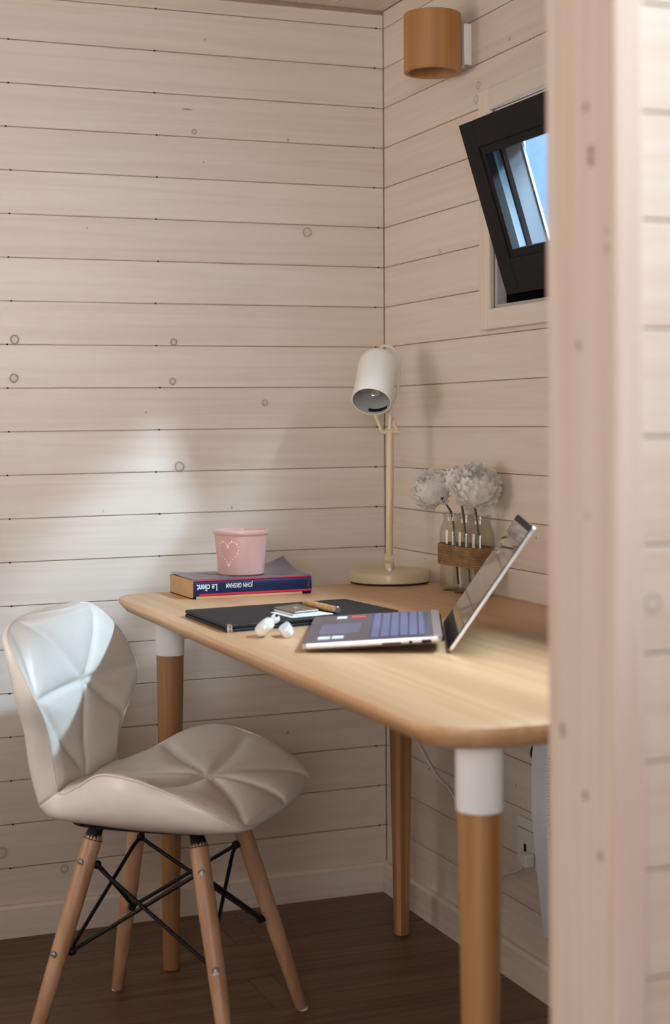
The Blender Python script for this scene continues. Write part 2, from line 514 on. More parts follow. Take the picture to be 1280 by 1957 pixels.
class Boards:
    """board objects that share mesh data by length and height"""
    def __init__(s, mat): s.mat, s.cache = mat, {}
    def put(s, parent, loc, L, h=PITCH - GAP, rz=0.0, tilt=0.0, name='board', t=BT):
        k = (round(L, 4), round(h, 4), t)
        if k in s.cache:
            o = s.cache[k].copy()
            COL.objects.link(o)
        else:
            o = board_mesh(name, L, h, s.mat, t)
            s.cache[k] = o
        o.name = name
        o.parent = parent
        o.location = loc
        o.rotation_euler = (0, -tilt, rz)
        return o

XL, YR = -3.0, -4.6
# back wall (y = 0)
b = M(); b.box(XL, 0.062, BT, 0.12, 0, CEIL + 0.03)
wall_back = b.build('wall_back', m_joint, kind='structure')
bb = Boards(m_board_back)
for k in range(-1, 22):
    z_lo = Z0 - PITCH * (k + 1)
    h = PITCH - GAP
    if k == -1: h = CEIL - 0.001 - z_lo - 0.008
    if k == 21:
        z_lo, h = -0.03, Z0 - PITCH * 21 - GAP + 0.03
    bb.put(wall_back, (XL, 0, z_lo + GAP / 2 + TAU * XL), 0.0 - XL - 0.0016, h, tilt=TAU)
n = M()
for k in range(0, 21):
    for x in (-0.535, -0.535 - 0.32, -0.02):
        xx = x + random.uniform(-0.006, 0.006)
        n.box(xx - 0.0016, xx + 0.0016, -0.0006, 0.004, Z0 - PITCH * k + TAU * xx - 0.0016, Z0 - PITCH * k + TAU * xx + 0.0018)
n.build('nail_heads', m_dark, wall_back, kind='stuff')

# right wall (x = 0) with the window hole
WY0, WY1, WZ0, WZ1 = -0.54, -1.98, 1.291, 1.684
RX, HI = 0.062, 2.70        # outer face of the right wall, ceiling height of the main room
b = M()
b.box(BT, RX, -2.20, WY1, 0, CEIL + 0.03)
b.box(BT, RX, WY0, BT, 0, CEIL + 0.03)
b.box(BT, RX, WY1, WY0, 0, WZ0)
b.box(BT, RX, WY1, WY0, WZ1, CEIL + 0.03)
b.box(0.0, RX, -3.60, -2.20, 0, 1.81)
b.box(0.0, RX, -3.60, -2.20, 2.60, HI + 0.05)
b.box(0.0, RX, YR, -3.60, 0, HI + 0.05)
wall_right = b.build('wall_right', m_joint, kind='structure')
br = Boards(m_board_right)
LY = 2.03
for k in range(-1, 22):
    z_lo = Z0 - PITCH * (k + 1)
    h = PITCH - GAP
    if k == -1: h = CEIL - 0.001 - z_lo
    if k == 21: z_lo, h = 0.0, Z0 - PITCH * 21 - GAP
    z = z_lo + GAP / 2
    ztop = z_lo + PITCH
    if k in (3, 4, 5, 6, 7):
        br.put(wall_right, (0, -0.0016, z), 0.515, h, rz=-R(90))
        br.put(wall_right, (0, WY1 - 0.02, z), LY + WY1 - 0.02, h, rz=-R(90))
        if k == 7:
            br.put(wall_right, (0, -0.5176, z), -WY1 - 0.4976, 1.285 - z, rz=-R(90))
    else:
        br.put(wall_right, (0, -0.0016, z), LY, h, rz=-R(90))

# partition beside the opening, jamb board and casing
b = M(); b.box(-0.722, -0.002, -2.143, -2.068, 0, CEIL); b.box(XL, -0.001, -2.15, -2.08, CEIL, HI)
wall_part = b.build('wall_partition', m_joint, kind='structure')
bp = Boards(m_board_part)
for k in range(-1, 23):
    zj = 1.0537 + PITCH * 10 - PITCH * k       # top joint of the row
    z_lo = zj - PITCH
    h = PITCH - GAP
    if z_lo < 0:
        if zj < 0.02: continue
        h = zj - GAP; z_lo = 0.0
    if zj > CEIL: h = CEIL - z_lo - GAP
    if h < 0.01: continue
    bp.put(wall_part, (-0.7117, -2.155, z_lo + GAP / 2), 0.7085, h, t=0.012)
bpb = Boards(m_board)
for k in range(-1, 22):
    z_lo = max(0.0, Z0 - PITCH * (k + 1))
    top = min(CEIL, Z0 - PITCH * k)
    o = bpb.put(wall_part, (-0.018, -2.055, z_lo + GAP / 2), 0.700, top - z_lo - GAP, rz=R(180), t=0.012)
b = M(); b.box(-0.741, -0.722, -2.166, -2.055, 0, CEIL, ch=0.0025)
b.build('jamb_board', m_post, wall_part)
b = M(); b.box(-0.7405, -0.7122, -2.1675, -2.1555, 0, CEIL, ch=0.002)
b.build('casing_board', m_post, wall_part)

# far parts of the room: never in view but they close it
b = M(); b.box(XL - 0.1, XL, YR, 0.12, 0, HI + 0.05)
wl = b.build('wall_left', m_plaster, kind='structure')
b = M(); b.box(XL - 0.1, RX, YR - 0.1, YR, 0, HI + 0.05)
b.build('wall_rear', m_plaster, kind='structure')

# added unseen blocker keeping the left fill off the lower back wall
b = M(); b.box(-1.40, -1.30, -0.46, -0.001, 0, 0.82)
b.build('fill_blocker', m_plaster, kind='structure')

# floor planks run along x
b = M(); b.box(XL - 0.1, 0.13, YR - 0.1, 0.12, -0.06, -0.012)
floor = b.build('floor', m_seam, kind='structure')
bf = {}
row_edges = [0.03, -0.04, -0.235, -0.428, -0.621, -0.814, -1.007, -1.2, -1.393, -1.586, -1.779, -1.972, -2.165, -2.358]
joints = {1: [0.10], 2: [-0.436, 0.9], 3: [-1.0, 0.2], 4: [-0.43, 0.8], 5: [-0.95, 0.3], 6: [-0.3], 7: [-0.9], 8: [-0.4], 9: [-1.1], 10: [-0.6], 11: [-1.2], 12: [-0.5]}
def plank(x0, x1, y0, y1):
    k = (round(x1 - x0, 4), round(y1 - y0, 4))
    if k in bf:
        o = bf[k].copy(); COL.objects.link(o)
    else:
        q = M(); c = 0.0009; L, W = k
        q.add([(0, 0, -0.012), (L, 0, -0.012), (L, W, -0.012), (0, W, -0.012), (0, 0, -c), (L, 0, -c), (L, W, -c), (0, W, -c), (c, c, 0), (L - c, c, 0), (L - c, W - c, 0), (c, W - c, 0)],
              [(0, 3, 2, 1), (0, 1, 5, 4), (1, 2, 6, 5), (2, 3, 7, 6), (3, 0, 4, 7), (4, 5, 9, 8), (5, 6, 10, 9), (6, 7, 11, 10), (7, 4, 8, 11), (8, 9, 10, 11)])
        o = q.build('plank', m_floor); bf[k] = o
    o.parent = floor
    o.location = (x0, y0, 0)
for i in range(1, len(row_edges)):
    y1, y0 = row_edges[i - 1], row_edges[i]
    if i == 1: y1 = 0.0
    xs = sorted({min(max(q, XL), -0.0) for q in [XL, 0.0] + [a - 1.28 * j for a in joints.get(i, [-0.5]) for j in range(-1, 3)]})
    xs = [q for q in xs if q in (XL, 0.0) or (XL + 0.15 < q < -0.02)]
    for a, c in zip(xs, xs[1:]):
        plank(a + 0.0006, c - 0.0006, y0 + 0.0006, y1 - 0.0006)
b = M(); b.box(XL, 0, YR, row_edges[-1], -0.012, 0)
b.build('floor_rest', m_floor, floor)

# ceiling boards run along y
b = M(); b.box(XL, RX, -2.08, 0.12, CEIL + BT, CEIL + 0.1); b.box(XL - 0.1, RX, YR - 0.1, -2.08, HI, HI + 0.1)
ceil = b.build('ceiling', m_joint, kind='structure')
CP = 0.0907
for k in range(0, 33):
    x1 = -0.0318 - CP * (k - 1) if k else 0.0
    x0 = -0.0318 - CP * k
    if x0 < XL: break
    q = M()
    w = x1 - x0 - GAP
    key = 'c%d' % (0 if k else 1)
    if k == 0 or key not in bf:
        c = 0.0012
        prof = [(0, BT), (0, c), (c, 0), (w - c, 0), (w, c), (w, BT)]
        v = [(x, y, z) for y in (0, -2.07) for x, z in prof]
        q.add(v, [tuple(range(6)), tuple(range(11, 5, -1))] + [(i, (i + 1) % 6, (i + 1) % 6 + 6, i + 6) for i in range(6)])
        o = q.build('board', wood('ceiling_pine', 'y', **PINE, spread=0.13) if not bf.get('cm') else bf['cm'])
        bf['cm'] = o.data.materials[0]
        bf[key] = o
    else:
        o = bf[key].copy(); COL.objects.link(o)
    o.parent = ceil
    o.location = (x0 + GAP / 2, 0, CEIL)
# baseboards
def baseboard(name, along, a0, a1, mat):
    q = M()
    prof = [(0, 0), (0, 0.066), (-0.010, 0.066), (-0.015, 0.060), (-0.016, 0.0)]
    v = []
    for a in (a0, a1):
        for d, z in prof:
            v.append((a, d, z) if along == 'x' else (d, a, z))
    q.add(v, [tuple(range(5)), tuple(range(9, 4, -1))] + [(i, (i + 1) % 5, (i + 1) % 5 + 5, i + 5) for i in range(5)])
    return q.build(name, mat, kind='structure')
baseboard('baseboard_back', 'x', XL, -0.0, m_board)
m_board_y = wood('whitewashed_pine_y', 'y', **PINE, spread=0.13)
baseboard('baseboard_right', 'y', -0.016, -2.05, m_board_y)

# ------------------------------------------------------------------ window over the desk
win = empty('window_1', (0, -1.12, 1.31), kind='structure')
CW = 0.043
def casing(name, x0, x1, y0, y1, z0, z1, mat):
    q = M(); q.box(x0, x1, y0, y1, z0, z1, ch=0.004)
    return q.build(name, mat, win)
casing('casing_board', -0.013, 0.0, WY0 - 0.002, WY0 + CW, WZ0 - 0.04, WZ1 + CW, m_casing_v)
casing('casing_board', -0.013, 0.0, WY1 - CW, WY1 + 0.002, WZ0 - 0.04, WZ1 + CW, m_casing_v)
casing('casing_board', -0.014, 0.0, WY1 + 0.002, WY0 - 0.002, WZ0 - 0.04, WZ0 + 0.001, m_board_y)
casing('casing_board', -0.014, 0.0, WY1 + 0.002, WY0 - 0.002, WZ1 - 0.001, WZ1 + CW, m_board_y)
# reveal lining
def rbox(name, x0, x1, y0, y1, z0, z1, mat, **kw):
    q = M(); q.box(x0, x1, y0, y1, z0, z1)
    return q.build(name, mat, win, **kw)
rbox('reveal_board', 0.0005, 0.061, WY0 - 0.012, WY0 - 0.0005, WZ0, WZ1, m_reveal_out)
rbox('reveal_board', 0.0005, 0.061, WY1 + 0.0005, WY1 + 0.012, WZ0, WZ1, m_reveal_out)
rbox('reveal_board', 0.0005, 0.061, WY1 + 0.012, WY0 - 0.012, WZ0 + 0.0005, WZ0 + 0.008, m_reveal_out)
rbox('reveal_board', 0.0005, 0.061, WY1 + 0.012, WY0 - 0.012, WZ1 - 0.008, WZ1 - 0.0005, m_board_y)
# fixed frame set in the reveal
FY0, FY1, FZ0, FZ1 = WY0 - 0.013, WY1 + 0.013, WZ0 + 0.009, WZ1 - 0.009
q = M()
for (y0, y1, z0, z1) in ((FY0 - 0.010, FY0, FZ0, FZ1), (FY1, FY1 + 0.010, FZ0, FZ1), (FY1 + 0.010, FY0 - 0.010, FZ0, FZ0 + 0.022), (FY1 + 0.010, FY0 - 0.010, FZ1 - 0.036, FZ1)):
    q.box(0.026, 0.058, y0, y1, z0, z1)
q.build('fixed_frame', m_alu, win)
q = M()
q.box(0.004, 0.0255, FY1 + 0.012, FY0 - 0.03, FZ0, FZ0 + 0.020)
q.box(0.006, 0.022, FY0 - 0.20, FY0 - 0.045, FZ0 + 0.020, FZ0 + 0.026)
q.build('gasket_track', m_gasket, win)
# sash: hinged along its bottom, top tilted into the room
sash = empty('sash', (0, 0, 0))
sash.parent = win
A0 = Vector((0.000, -0.591, 1.3150))
sash.location = wm(win).inverted() @ A0
sash.rotation_euler = (0, -math.atan2(0.1012, 0.318), 0)
SH, SL, ST, SF = 0.337, 1.33, 0.042, 0.052
# local: x out through the wall, y along the wall (negative toward the room), z up the sash
def sbox(name, x0, x1, y0, y1, z0, z1, mat, ch=0.0, **kw):
    q = M(); q.box(x0, x1, y0, y1, z0, z1, ch=ch)
    return q.build(name, mat, sash, world=False, **kw)
q = M()
for (y0, y1, z0, z1) in ((-SF, 0, 0, SH), (-SL, -SL + SF, 0, SH), (-SL + SF, -SF, 0, 0.068), (-SL + SF, -SF, SH - SF, SH)):
    q.box(0, ST, y0, y1, z0, z1, ch=0.0012)
q.build('sash_frame', m_frame, sash, world=False)
q = M()
g0, g1 = 0.018, 0.004
for (y0, y1, z0, z1) in ((-SF - 0.016, -SF, 0.068, SH - SF), (-SL + SF, -SL + SF + 0.016, 0.068, SH - SF), (-SL + SF + 0.016, -SF - 0.016, 0.068, 0.084), (-SL + SF + 0.016, -SF - 0.016, SH - SF - 0.016, SH - SF)):
    q.box(0.002, 0.0192, y0, y1, z0, z1, ch=0.001)
q.build('glazing_bead', m_frame, sash, world=False)
q = M()
for (y0, y1) in ((-SF - 0.0012, -SF + 0.0005), (-SL + SF - 0.0005, -SL + SF + 0.0012)):
    q.box(0.0245, 0.0423, y0, y1, 0.06, SH - SF)
q.build('inner_rebate', m_rebate, sash, world=False)
for (x0, x1, dy, mt_, nm) in ((0.0425, 0.054, 0.003, m_gasket, 'gasket'), (0.0542, 0.090, 0.0, m_outer, 'outer_profile'), (0.0902, 0.095, 0.004, m_lip, 'outer_lip')):
    q = M()
    for (y0, y1, z0, z1) in ((-SF - dy, 0.033, 0.02, SH - 0.004), (-SL + 0.03, -SL + SF + dy, 0.02, SH - 0.004), (-SL + SF + dy, -SF - dy, 0.02, 0.050), (-SL + SF + dy, -SF - dy, SH - 0.045, SH - 0.004)):
        q.box(x0, x1, y0, y1, z0, z1)
    q.build(nm, mt_, sash, world=False)
q = M(); q.box(0.020, 0.024, -SL + SF + 0.014, -SF - 0.014, 0.082, SH - SF - 0.014)
q.build('pane', m_pane, sash, world=False)

# ------------------------------------------------------------------ desk
DX0, DX1, DY0, DY1, DZ = -0.701, -0.006, -1.745, -0.243, 0.731
def rrect(x0, x1, y0, y1, r, n=10):
    pts = []
    for cx, cy, a0 in ((x1 - r, y1 - r, 0), (x0 + r, y1 - r, 90), (x0 + r, y0 + r, 180), (x1 - r, y0 + r, 270)):
        for i in range(n + 1):
            a = R(a0 + 90 * i / n)
            pts.append((cx + r * math.cos(a), cy + r * math.sin(a)))
    return pts
desk = empty('desk', ((DX0 + DX1) / 2, (DY0 + DY1) / 2, 0), label='long bamboo desk with rounded corners and white collared legs by the window', cat='desk')
rings = [(0.022, DZ - 0.0285), (0.017, DZ - 0.0275), (0.0015, DZ - 0.011), (0.0, DZ - 0.006), (0.0015, DZ - 0.0015), (0.0045, DZ)]
q = M()
P = []
for ins, z in rings:
    P.append([(x, y, z) for x, y in rrect(DX0 + ins, DX1 - ins, DY0 + ins, DY1 - ins, 0.075 - ins)])
q.grid(P, closed_u=True)
nn = len(P[0])
q.f.append(tuple(range(nn))); q.mi.append(0)
q.f.append(tuple((len(P) - 1) * nn + i for i in range(nn))); q.mi.append(0)
q.build('desktop', m_desk, desk, smooth=True, weld=True)
LT = DZ - 0.0287
for lx, ly in ((-0.602, -0.323), (-0.101, -0.305), (-0.604, -1.652), (-0.101, -1.652)):
    leg = M().lathe([(0.012, 0.0), (0.0155, 0.003), (0.0262, 0.585), (0.0268, 0.616)], 36, Matrix.Translation((lx, ly, 0))).build('leg', m_leg, desk, smooth=True)
    M().lathe([(0.0272, 0.6165), (0.0278, 0.618), (0.0282, LT - 0.004), (0.0282, LT)], 40, Matrix.Translation((lx, ly, 0))).build('leg_collar', m_white, leg, smooth=True, label='white metal collar')

# ------------------------------------------------------------------ chair
TH = R(38)
cf = Vector((math.cos(TH), -math.sin(TH), 0))
cw = Vector((math.sin(TH), math.cos(TH), 0))
CO = Vector((-0.695, -0.647, 0))
chair = empty('shell_chair', CO, label='cream quilted leatherette chair on splayed beech legs drawn up to the desk', cat='chair')
def cp(f, w, z): return CO + cf * f + cw * w + Vector((0, 0, z))
seat_rows = [(.212, .416, .150, .203, .419), (.203, .427, .190, .196, .428), (.170, .442, .214, .168, .447), (.110, .455, .226, .110, .475), (.055, .459, .228, .050, .495),
             (.005, .458, .222, .000, .502), (-.050, .453, .194, -.048, .494), (-.105, .447, .154, -.104, .462), (-.138, .444, .128, -.137, .444), (-.157, .443, .120, -.155, .443)]
seat_out = [(.205, .409), (.190, .404), (.152, .396), (.10, .390), (.045, .387), (-.005, .386), (-.07, .384), (-.135, .382), (-.185, .384), (-.212, .402)]
back_rows = [(-.157, .443, .120, -.155, .443), (-.164, .50, .135, -.156, .498), (-.165, .55, .165, -.149, .55), (-.164, .59, .194, -.145, .588), (-.164, .62, .207, -.150, .613),
             (-.167, .655, .208, -.168, .648), (-.172, .69, .203, -.190, .684), (-.178, .716, .188, -.212, .712), (-.184, .733, .155, -.222, .731), (-.190, .742, .105, -.222, .739)]
back_out = [(-.212, .402), (-.226, .468), (-.226, .55), (-.226, .59), (-.226, .62), (-.228, .655), (-.232, .69), (-.236, .715), (-.234, .733), (-.226, .743)]
S0 = (0.071, 0.0)
seat_seams = [(S0, (.065, .232)), (S0, (.065, -.232)), (S0, (.212, .0)), (S0, (-.157, .0)), (S0, (-.085, .168)), (S0, (-.085, -.168)), (S0, (.197, .17)), (S0, (.197, -.17))]
B0 = (0.616, 0.0)
back_seams = [(B0, (.612, .207)), (B0, (.612, -.207)), (B0, (.449, 0)), (B0, (.738, .105)), (B0, (.730, -.135)), (B0, (.53, .155)), ((.611, -.204), (.449, 0)), ((.611, -.204), (.722, -.17))]
def segd(p, s):
    (ax, ay), (bx, by) = s
    dx, dy = bx - ax, by - ay
    t = max(0, min(1, ((p[0] - ax) * dx + (p[1] - ay) * dy) / (dx * dx + dy * dy)))
    return math.hypot(p[0] - ax - t * dx, p[1] - ay - t * dy)
def cushion(name, rows, outs, seams, which):
    NS, NU = 72, 64
    rs, os_ = spline(rows, NS), spline(outs, NS)
    top, bot, edge = [], [], {1: [], -1: []}
    for i, (r, o) in enumerate(zip(rs, os_)):
        fc, zc, hw, fe, ze = r
        T, B = [], []
        for j in range(NU + 1):
            u = -1 + 2 * j / NU
            u = math.sin(u * math.pi / 2) * 0.55 + u * 0.45
            e = abs(u) ** 2.2
            f, z, w = fc + (fe - fc) * e, zc + (ze - zc) * e, hw * u
            key = (f, w) if which == 'seat' else (z, w)
            d = min(segd(key, s) for s in seams)
            rim = min(1.0, (1 - abs(u)) / 0.16)
            end = 1.0
            if which == 'seat': end = min(1.0, i / 5.0) * min(1.0, (NS - 1 - i) / 4.0 + 0.0)
            else: end = min(1.0, (NS - 1 - i) / 6.0) * min(1.0, i / 4.0)
            puff = (0.0105 * (1 - math.exp(-d / 0.022)) - 0.0045 * math.exp(-(d / 0.0045) ** 2)) * math.sqrt(max(rim, 0)) * end
            if which == 'seat': z += puff; f += puff * 0.15
            else: f += puff
            T.append(cp(f, w, z))
            k = (1 - abs(u) ** 3.2) ** (1 / 3.2) if abs(u) < 1 else 0.0
            B.append(cp(fe + (o[0] - fe) * k, hw * u, ze + (o[1] - ze) * k))
        top.append(T); bot.append(B)
        edge[1].append(cp(fe, hw, ze)); edge[-1].append(cp(fe, -hw, ze))
    q = M()
    q.grid(top)
    q.grid(bot, flip=True)
    # close the free end (front edge or top edge) between the two skins
    a = 0 if which == 'seat' else -1
    q.grid([top[a], bot[a]])
    c = -1 if which == 'seat' else 0
    q.grid([top[c], bot[c]], flip=True)
    o = q.build(name, m_leather, chair, smooth='all', weld=True)
    line = list(reversed(edge[-1])) + top[a][1:-1] + edge[1] if which == 'seat' else edge[-1] + top[a][1:-1] + list(reversed(edge[1]))
    line = [line[i] for i in range(0, len(line), 2)]
    M().tube(line, 0.0021, 6).build('piping', m_piping, o, smooth='all', label='stitched piped edge')
    return o
seat_o = cushion('seat', seat_rows, seat_out, seat_seams, 'seat')
back_o = cushion('backrest', back_rows, back_out, back_seams, 'back')
# base: plate, brackets, rods
q = M()
pl = []
for i in range(28):
    a = 2 * math.pi * i / 28
    c, s = math.cos(a), math.sin(a)
    pl.append((math.copysign(abs(c) ** 0.5, c) * 0.145 - 0.015, math.copysign(abs(s) ** 0.5, s) * 0.105))
v = [cp(f, w, 0.3815) for f, w in pl] + [cp(f, w, 0.3855) for f, w in pl]
q.add(v, [tuple(range(28)), tuple(range(28, 56))] + [(i, (i + 1) % 28, (i + 1) % 28 + 28, i + 28) for i in range(28)])
q.build('base_plate', m_dark, chair)
legs = {}
for n_, sa, sb in (('nl', -1, -1), ('fl', -1, 1), ('nr', 1, -1), ('fr', 1, 1)):
    foot = cp(0.183 * sa, 0.183 * sb, 0.0)
    topp = cp(0.094 * sa - 0.004, 0.096 * sb, 0.372)
    legs[n_] = (foot, topp)
    d = (topp - foot).normalized()
    Ln = (topp - foot).length
    out = (cf * sa + cw * sb).normalized()
    mt = frame(foot, d)
    lg = M().lathe([(0.0095, 0.0035), (0.0115, 0.006), (0.0145, 0.16), (0.0158, 0.28), (0.0158, Ln - 0.008), (0.0135, Ln), (0.0, Ln)], 24, mt).build('leg', m_beech, chair, smooth=True)
    M().lathe([(0.0085, 0.0), (0.0105, 0.001), (0.0105, 0.0055), (0.0, 0.0055)], 20, Matrix.Translation(foot)).build('glide', m_glide, lg, smooth=True, label='pale plastic foot glide')
    side = (cw * sb * 0.95 + cf * sa * 0.3).normalized()
    for h in (0.345, 0.19):
        c = foot + d * h + side * 0.0138
        M().lathe([(0.0, 0.004), (0.003, 0.004), (0.0035, 0.0025), (0.0062, 0.003), (0.0068, 0.001), (0.0068, -0.003)], 16, frame(c, side)).build('bolt', m_steel, lg, smooth=True, label='bright steel hex bolt')
    # bracket tube from the plate into the leg top
    M().tube([cp(0.088 * sa - 0.006, 0.088 * sb, 0.384), topp + d * 0.004, topp - d * 0.010], [0.011, 0.0125, 0.0163], 16).build('bracket', m_dark, chair, smooth=True)
def rodpt(n_, h, inner=0.021):
    foot, topp = legs[n_]
    d = (topp - foot).normalized()
    c = foot + d * h
    to = CO + Vector((0, 0, c.z)) - c
    return c + to.normalized() * inner
def knob(n_, h, pts):
    pass
for a, c_ in (('nl', 'nr'), ('nr', 'fr'), ('fr', 'fl'), ('fl', 'nl')):
    for lo, hi in ((a, c_), (c_, a)):
        p0, p1 = rodpt(lo, 0.188), rodpt(hi, 0.335)
        off = (CO + Vector((0, 0, 0.26)) - (p0 + p1) / 2).normalized() * (0.004 if lo == a else -0.0035)
        M().tube([p0, p0.lerp(p1, 0.08) + off, p0.lerp(p1, 0.92) + off, p1], 0.0035, 10).build('rod', m_dark, chair, smooth=True)
for n_ in legs:
    for h in (0.188, 0.335):
        foot, topp = legs[n_]
        p = rodpt(n_, h, 0.022)
        q = M().sphere(p, 0.0075, 12, 8)
        d = (CO + Vector((0, 0, p.z)) - p).normalized()
        q.tube([foot + (topp - foot).normalized() * h + d * 0.0135, p + d * 0.006], 0.0055, 10)
        q.build('rod_end', m_dark, chair, smooth=True)

# ------------------------------------------------------------------ desk lamp
LB = Vector((-0.1035, -0.256, DZ))
lamp = empty('desk_lamp', LB, label='cream desk lamp with a tilted round-topped head in the corner of the desk', cat='lamp')
T = Matrix.Translation(LB)
M().lathe([(0.0, 0.0), (0.082, 0.0), (0.083, 0.003), (0.0, 0.0035)], 56, T).build('foot_pad', m_rubber, lamp, label='black foot pad')
M().lathe([(0.0, 0.0036), (0.0845, 0.0036), (0.086, 0.005), (0.086, 0.020), (0.0845, 0.0245), (0.080, 0.027), (0.0, 0.0275)], 64, T).build('base', m_cream, lamp, smooth=True)
q = M().lathe([(0.0, 0.0), (0.0042, 0.0), (0.0046, 0.004), (0.003, 0.0065), (0.0, 0.007)], 16, Matrix.Translation(LB + Vector((-0.013, -0.032, 0.0275))))
q.build('switch', m_white, lamp, smooth=True, label='small white push switch')
kz = LB + Vector((0, 0, 0.0275))
q = M().lathe([(0.0105, 0), (0.0105, 0.012), (0.009, 0.014), (0.0, 0.014)], 20, Matrix.Translation(kz))
q.lathe([(0.0, -0.010), (0.0105, -0.010), (0.0115, -0.008), (0.0115, 0.008), (0.0105, 0.010), (0.0, 0.010)], 24, frame(kz + Vector((0, 0, 0.022)), (0.9, -0.4, 0)))
q.build('knuckle', m_cream, lamp, smooth=True)
PT = LB + Vector((0.004, 0, 0.318))
M().tube([kz + Vector((0, 0, 0.022)), PT], 0.0078, 20).build('pole', m_cream, lamp, smooth=True)
axr = Vector((0.93, -0.36, 0)).normalized()
M().tube([PT - axr * 0.0215, PT + axr * 0.0215], 0.0052, 14).build('crossbar', m_cream, lamp, smooth=True)
HD = Vector((-0.383, -0.543, -0.745)).normalized()
HC = Vector((-0.1195, -0.236, 1.1865))
hm = frame(HC, HD, axr)
rad = 0.0415
prof = [(0.0, -rad)] + [(rad * math.sin(R(a)), -rad * math.cos(R(a))) for a in range(10, 91, 8)] + [(rad, 0.099), (rad - 0.0012, 0.0998), (rad - 0.002, 0.099)]
prof += [(rad - 0.002, 0.045), (0.030, 0.044), (0.030, 0.046), (0.0, 0.046)]
head = M().lathe(prof[:-4], 56, hm, caps=False)
head = head.build('lamp_head', m_cream_head, lamp, smooth=True)
M().lathe([(rad - 0.0022, 0.0985), (rad - 0.0022, 0.050), (0.030, 0.049), (0.0, 0.049)], 48, hm, caps=False).build('head_lining', m_inside, head, smooth=True)
M().lathe([(0.026, 0.0495), (0.0262, 0.060), (0.0235, 0.0625), (0.022, 0.060), (0.012, 0.056), (0.006, 0.062), (0.0, 0.063)], 40, hm).build('bulb', m_bulb, head, smooth=True, label='clear spot bulb')
P = [[(hm @ Vector(((rad - 0.0026) * math.cos(a), (rad - 0.0026) * math.sin(a), z))) for a in [R(-100 + 66 * i / 12) for i in range(13)]] for z in (0.084, 0.093)]
M().grid(P).build('inner_mark', m_dark, head, label='dark strip inside the rim')
backp = HC - HD * 0.0 + (Vector((0, 1, 0)) - HD * HD.y).normalized() * (rad + 0.001)
for s in (-1, 1):
    a = PT + axr * 0.017 * s
    e = HC + HD * 0.035 + axr * 0.012 * s + (Vector((0.30, 0.8, -0.1)) - HD * Vector((0.30, 0.8, -0.1)).dot(HD)).normalized() * (rad + 0.004)
    M().tube([a, e], 0.0042, 12).build('arm', m_cream, lamp, smooth=True)
q = M()
ap = HC - HD * rad
rt = Vector((0.93, -0.37, 0))
loop = [ap + HD * 0.004, ap - HD * 0.012 + Vector((0, 0, 0.004)), ap + rt * 0.018 + Vector((0, 0.01, 0.016)), ap + rt * 0.036 + Vector((0, 0.01, 0.006)), ap + rt * 0.045 + Vector((0, 0.01, -0.020)),
        ap + rt * 0.043 + Vector((0, 0.01, -0.055)), ap + rt * 0.034 + Vector((0, 0.0, -0.095)), PT + rt * 0.004 + Vector((0, 0.004, 0.055)), PT + Vector((0, 0.003, 0.006))]
q.tube(spline([tuple(p) for p in loop], 60), 0.0034, 10)
q.build('cable_loop', m_cable, lamp, smooth=True, label='white cable looping from head to pole')

# ------------------------------------------------------------------ wall light
WLc = Vector((-0.0755, -0.4203, 1.776))
wlt = empty('wall_light', WLc, label='turned wooden tube wall light on a white bracket', cat='wall light')
M().lathe([(0.0573, 0.0), (0.058, 0.0008), (0.058, 0.1172), (0.0572, 0.118), (0.0500, 0.118), (0.0493, 0.117), (0.0493, 0.001), (0.050, 0.0)], 64, Matrix.Translation(WLc), close=True).build('shade', m_sconce, wlt, smooth=True)
q = M()
q.box(-0.0172, -0.0005, -0.448, -0.392, 1.7925, 1.8755, ch=0.0012)
q.build('bracket', m_white, wlt, label='white metal wall bracket')
M().lathe([(0.0, -0.003), (0.0035, -0.003), (0.0035, 0.0)], 12, Matrix.Translation((-0.0088, -0.44, 1.7925))).build('screw', m_steel, wlt)
q = M(); q.box(-0.07, -0.0175, -0.4263, -0.4143, 1.834, 1.842)
q.lathe([(0.016, 1.83), (0.016, 1.862), (0.0, 1.863)], 20, Matrix.Translation((WLc.x, WLc.y, 0)))
q.build('bulb_holder', m_white, wlt, smooth=True)

# ------------------------------------------------------------------ book and cup
BK0 = Vector((-0.578, -0.402, DZ))
bkx = Vector((0.9993, 0.0372, 0)); bky = Vector((-0.0372, 0.9993, 0))
BL_, BW_, BH_ = 0.246, 0.150, 0.0375
book = empty('paperback_book', BK0, label='thick navy paperback novel lying at the far corner under the pink cup', cat='book')
def kp(a, b_, c): return BK0 + bkx * a + bky * b_ + Vector((0, 0, c))
def bookbox(name, x0, x1, y0, y1, z0, z1, mat, parent=book, **kw):
    q = M(); q.box(x0, x1, y0, y1, z0, z1)
    q.v = [tuple(kp(*p)) for p in q.v]
    return q.build(name, mat, parent, **kw)
# page block, spine side slightly rounded
q = M()
sec = [(0.004, 0.0014), (0.0015, BH_ * .5), (0.004, BH_ - 0.0014), (BW_ - 0.002, BH_ - 0.0014), (BW_ - 0.004, BH_ * .5), (BW_ - 0.002, 0.0014)]
v = [kp(a, y, z) for a in (0.0012, BL_ - 0.0012) for y, z in sec]
q.add(v, [tuple(range(6)), tuple(range(11, 5, -1))] + [(i, (i + 1) % 6, (i + 1) % 6 + 6, i + 6) for i in range(6)])
q.build('page_block', m_paper, book, label='yellowed page edges')
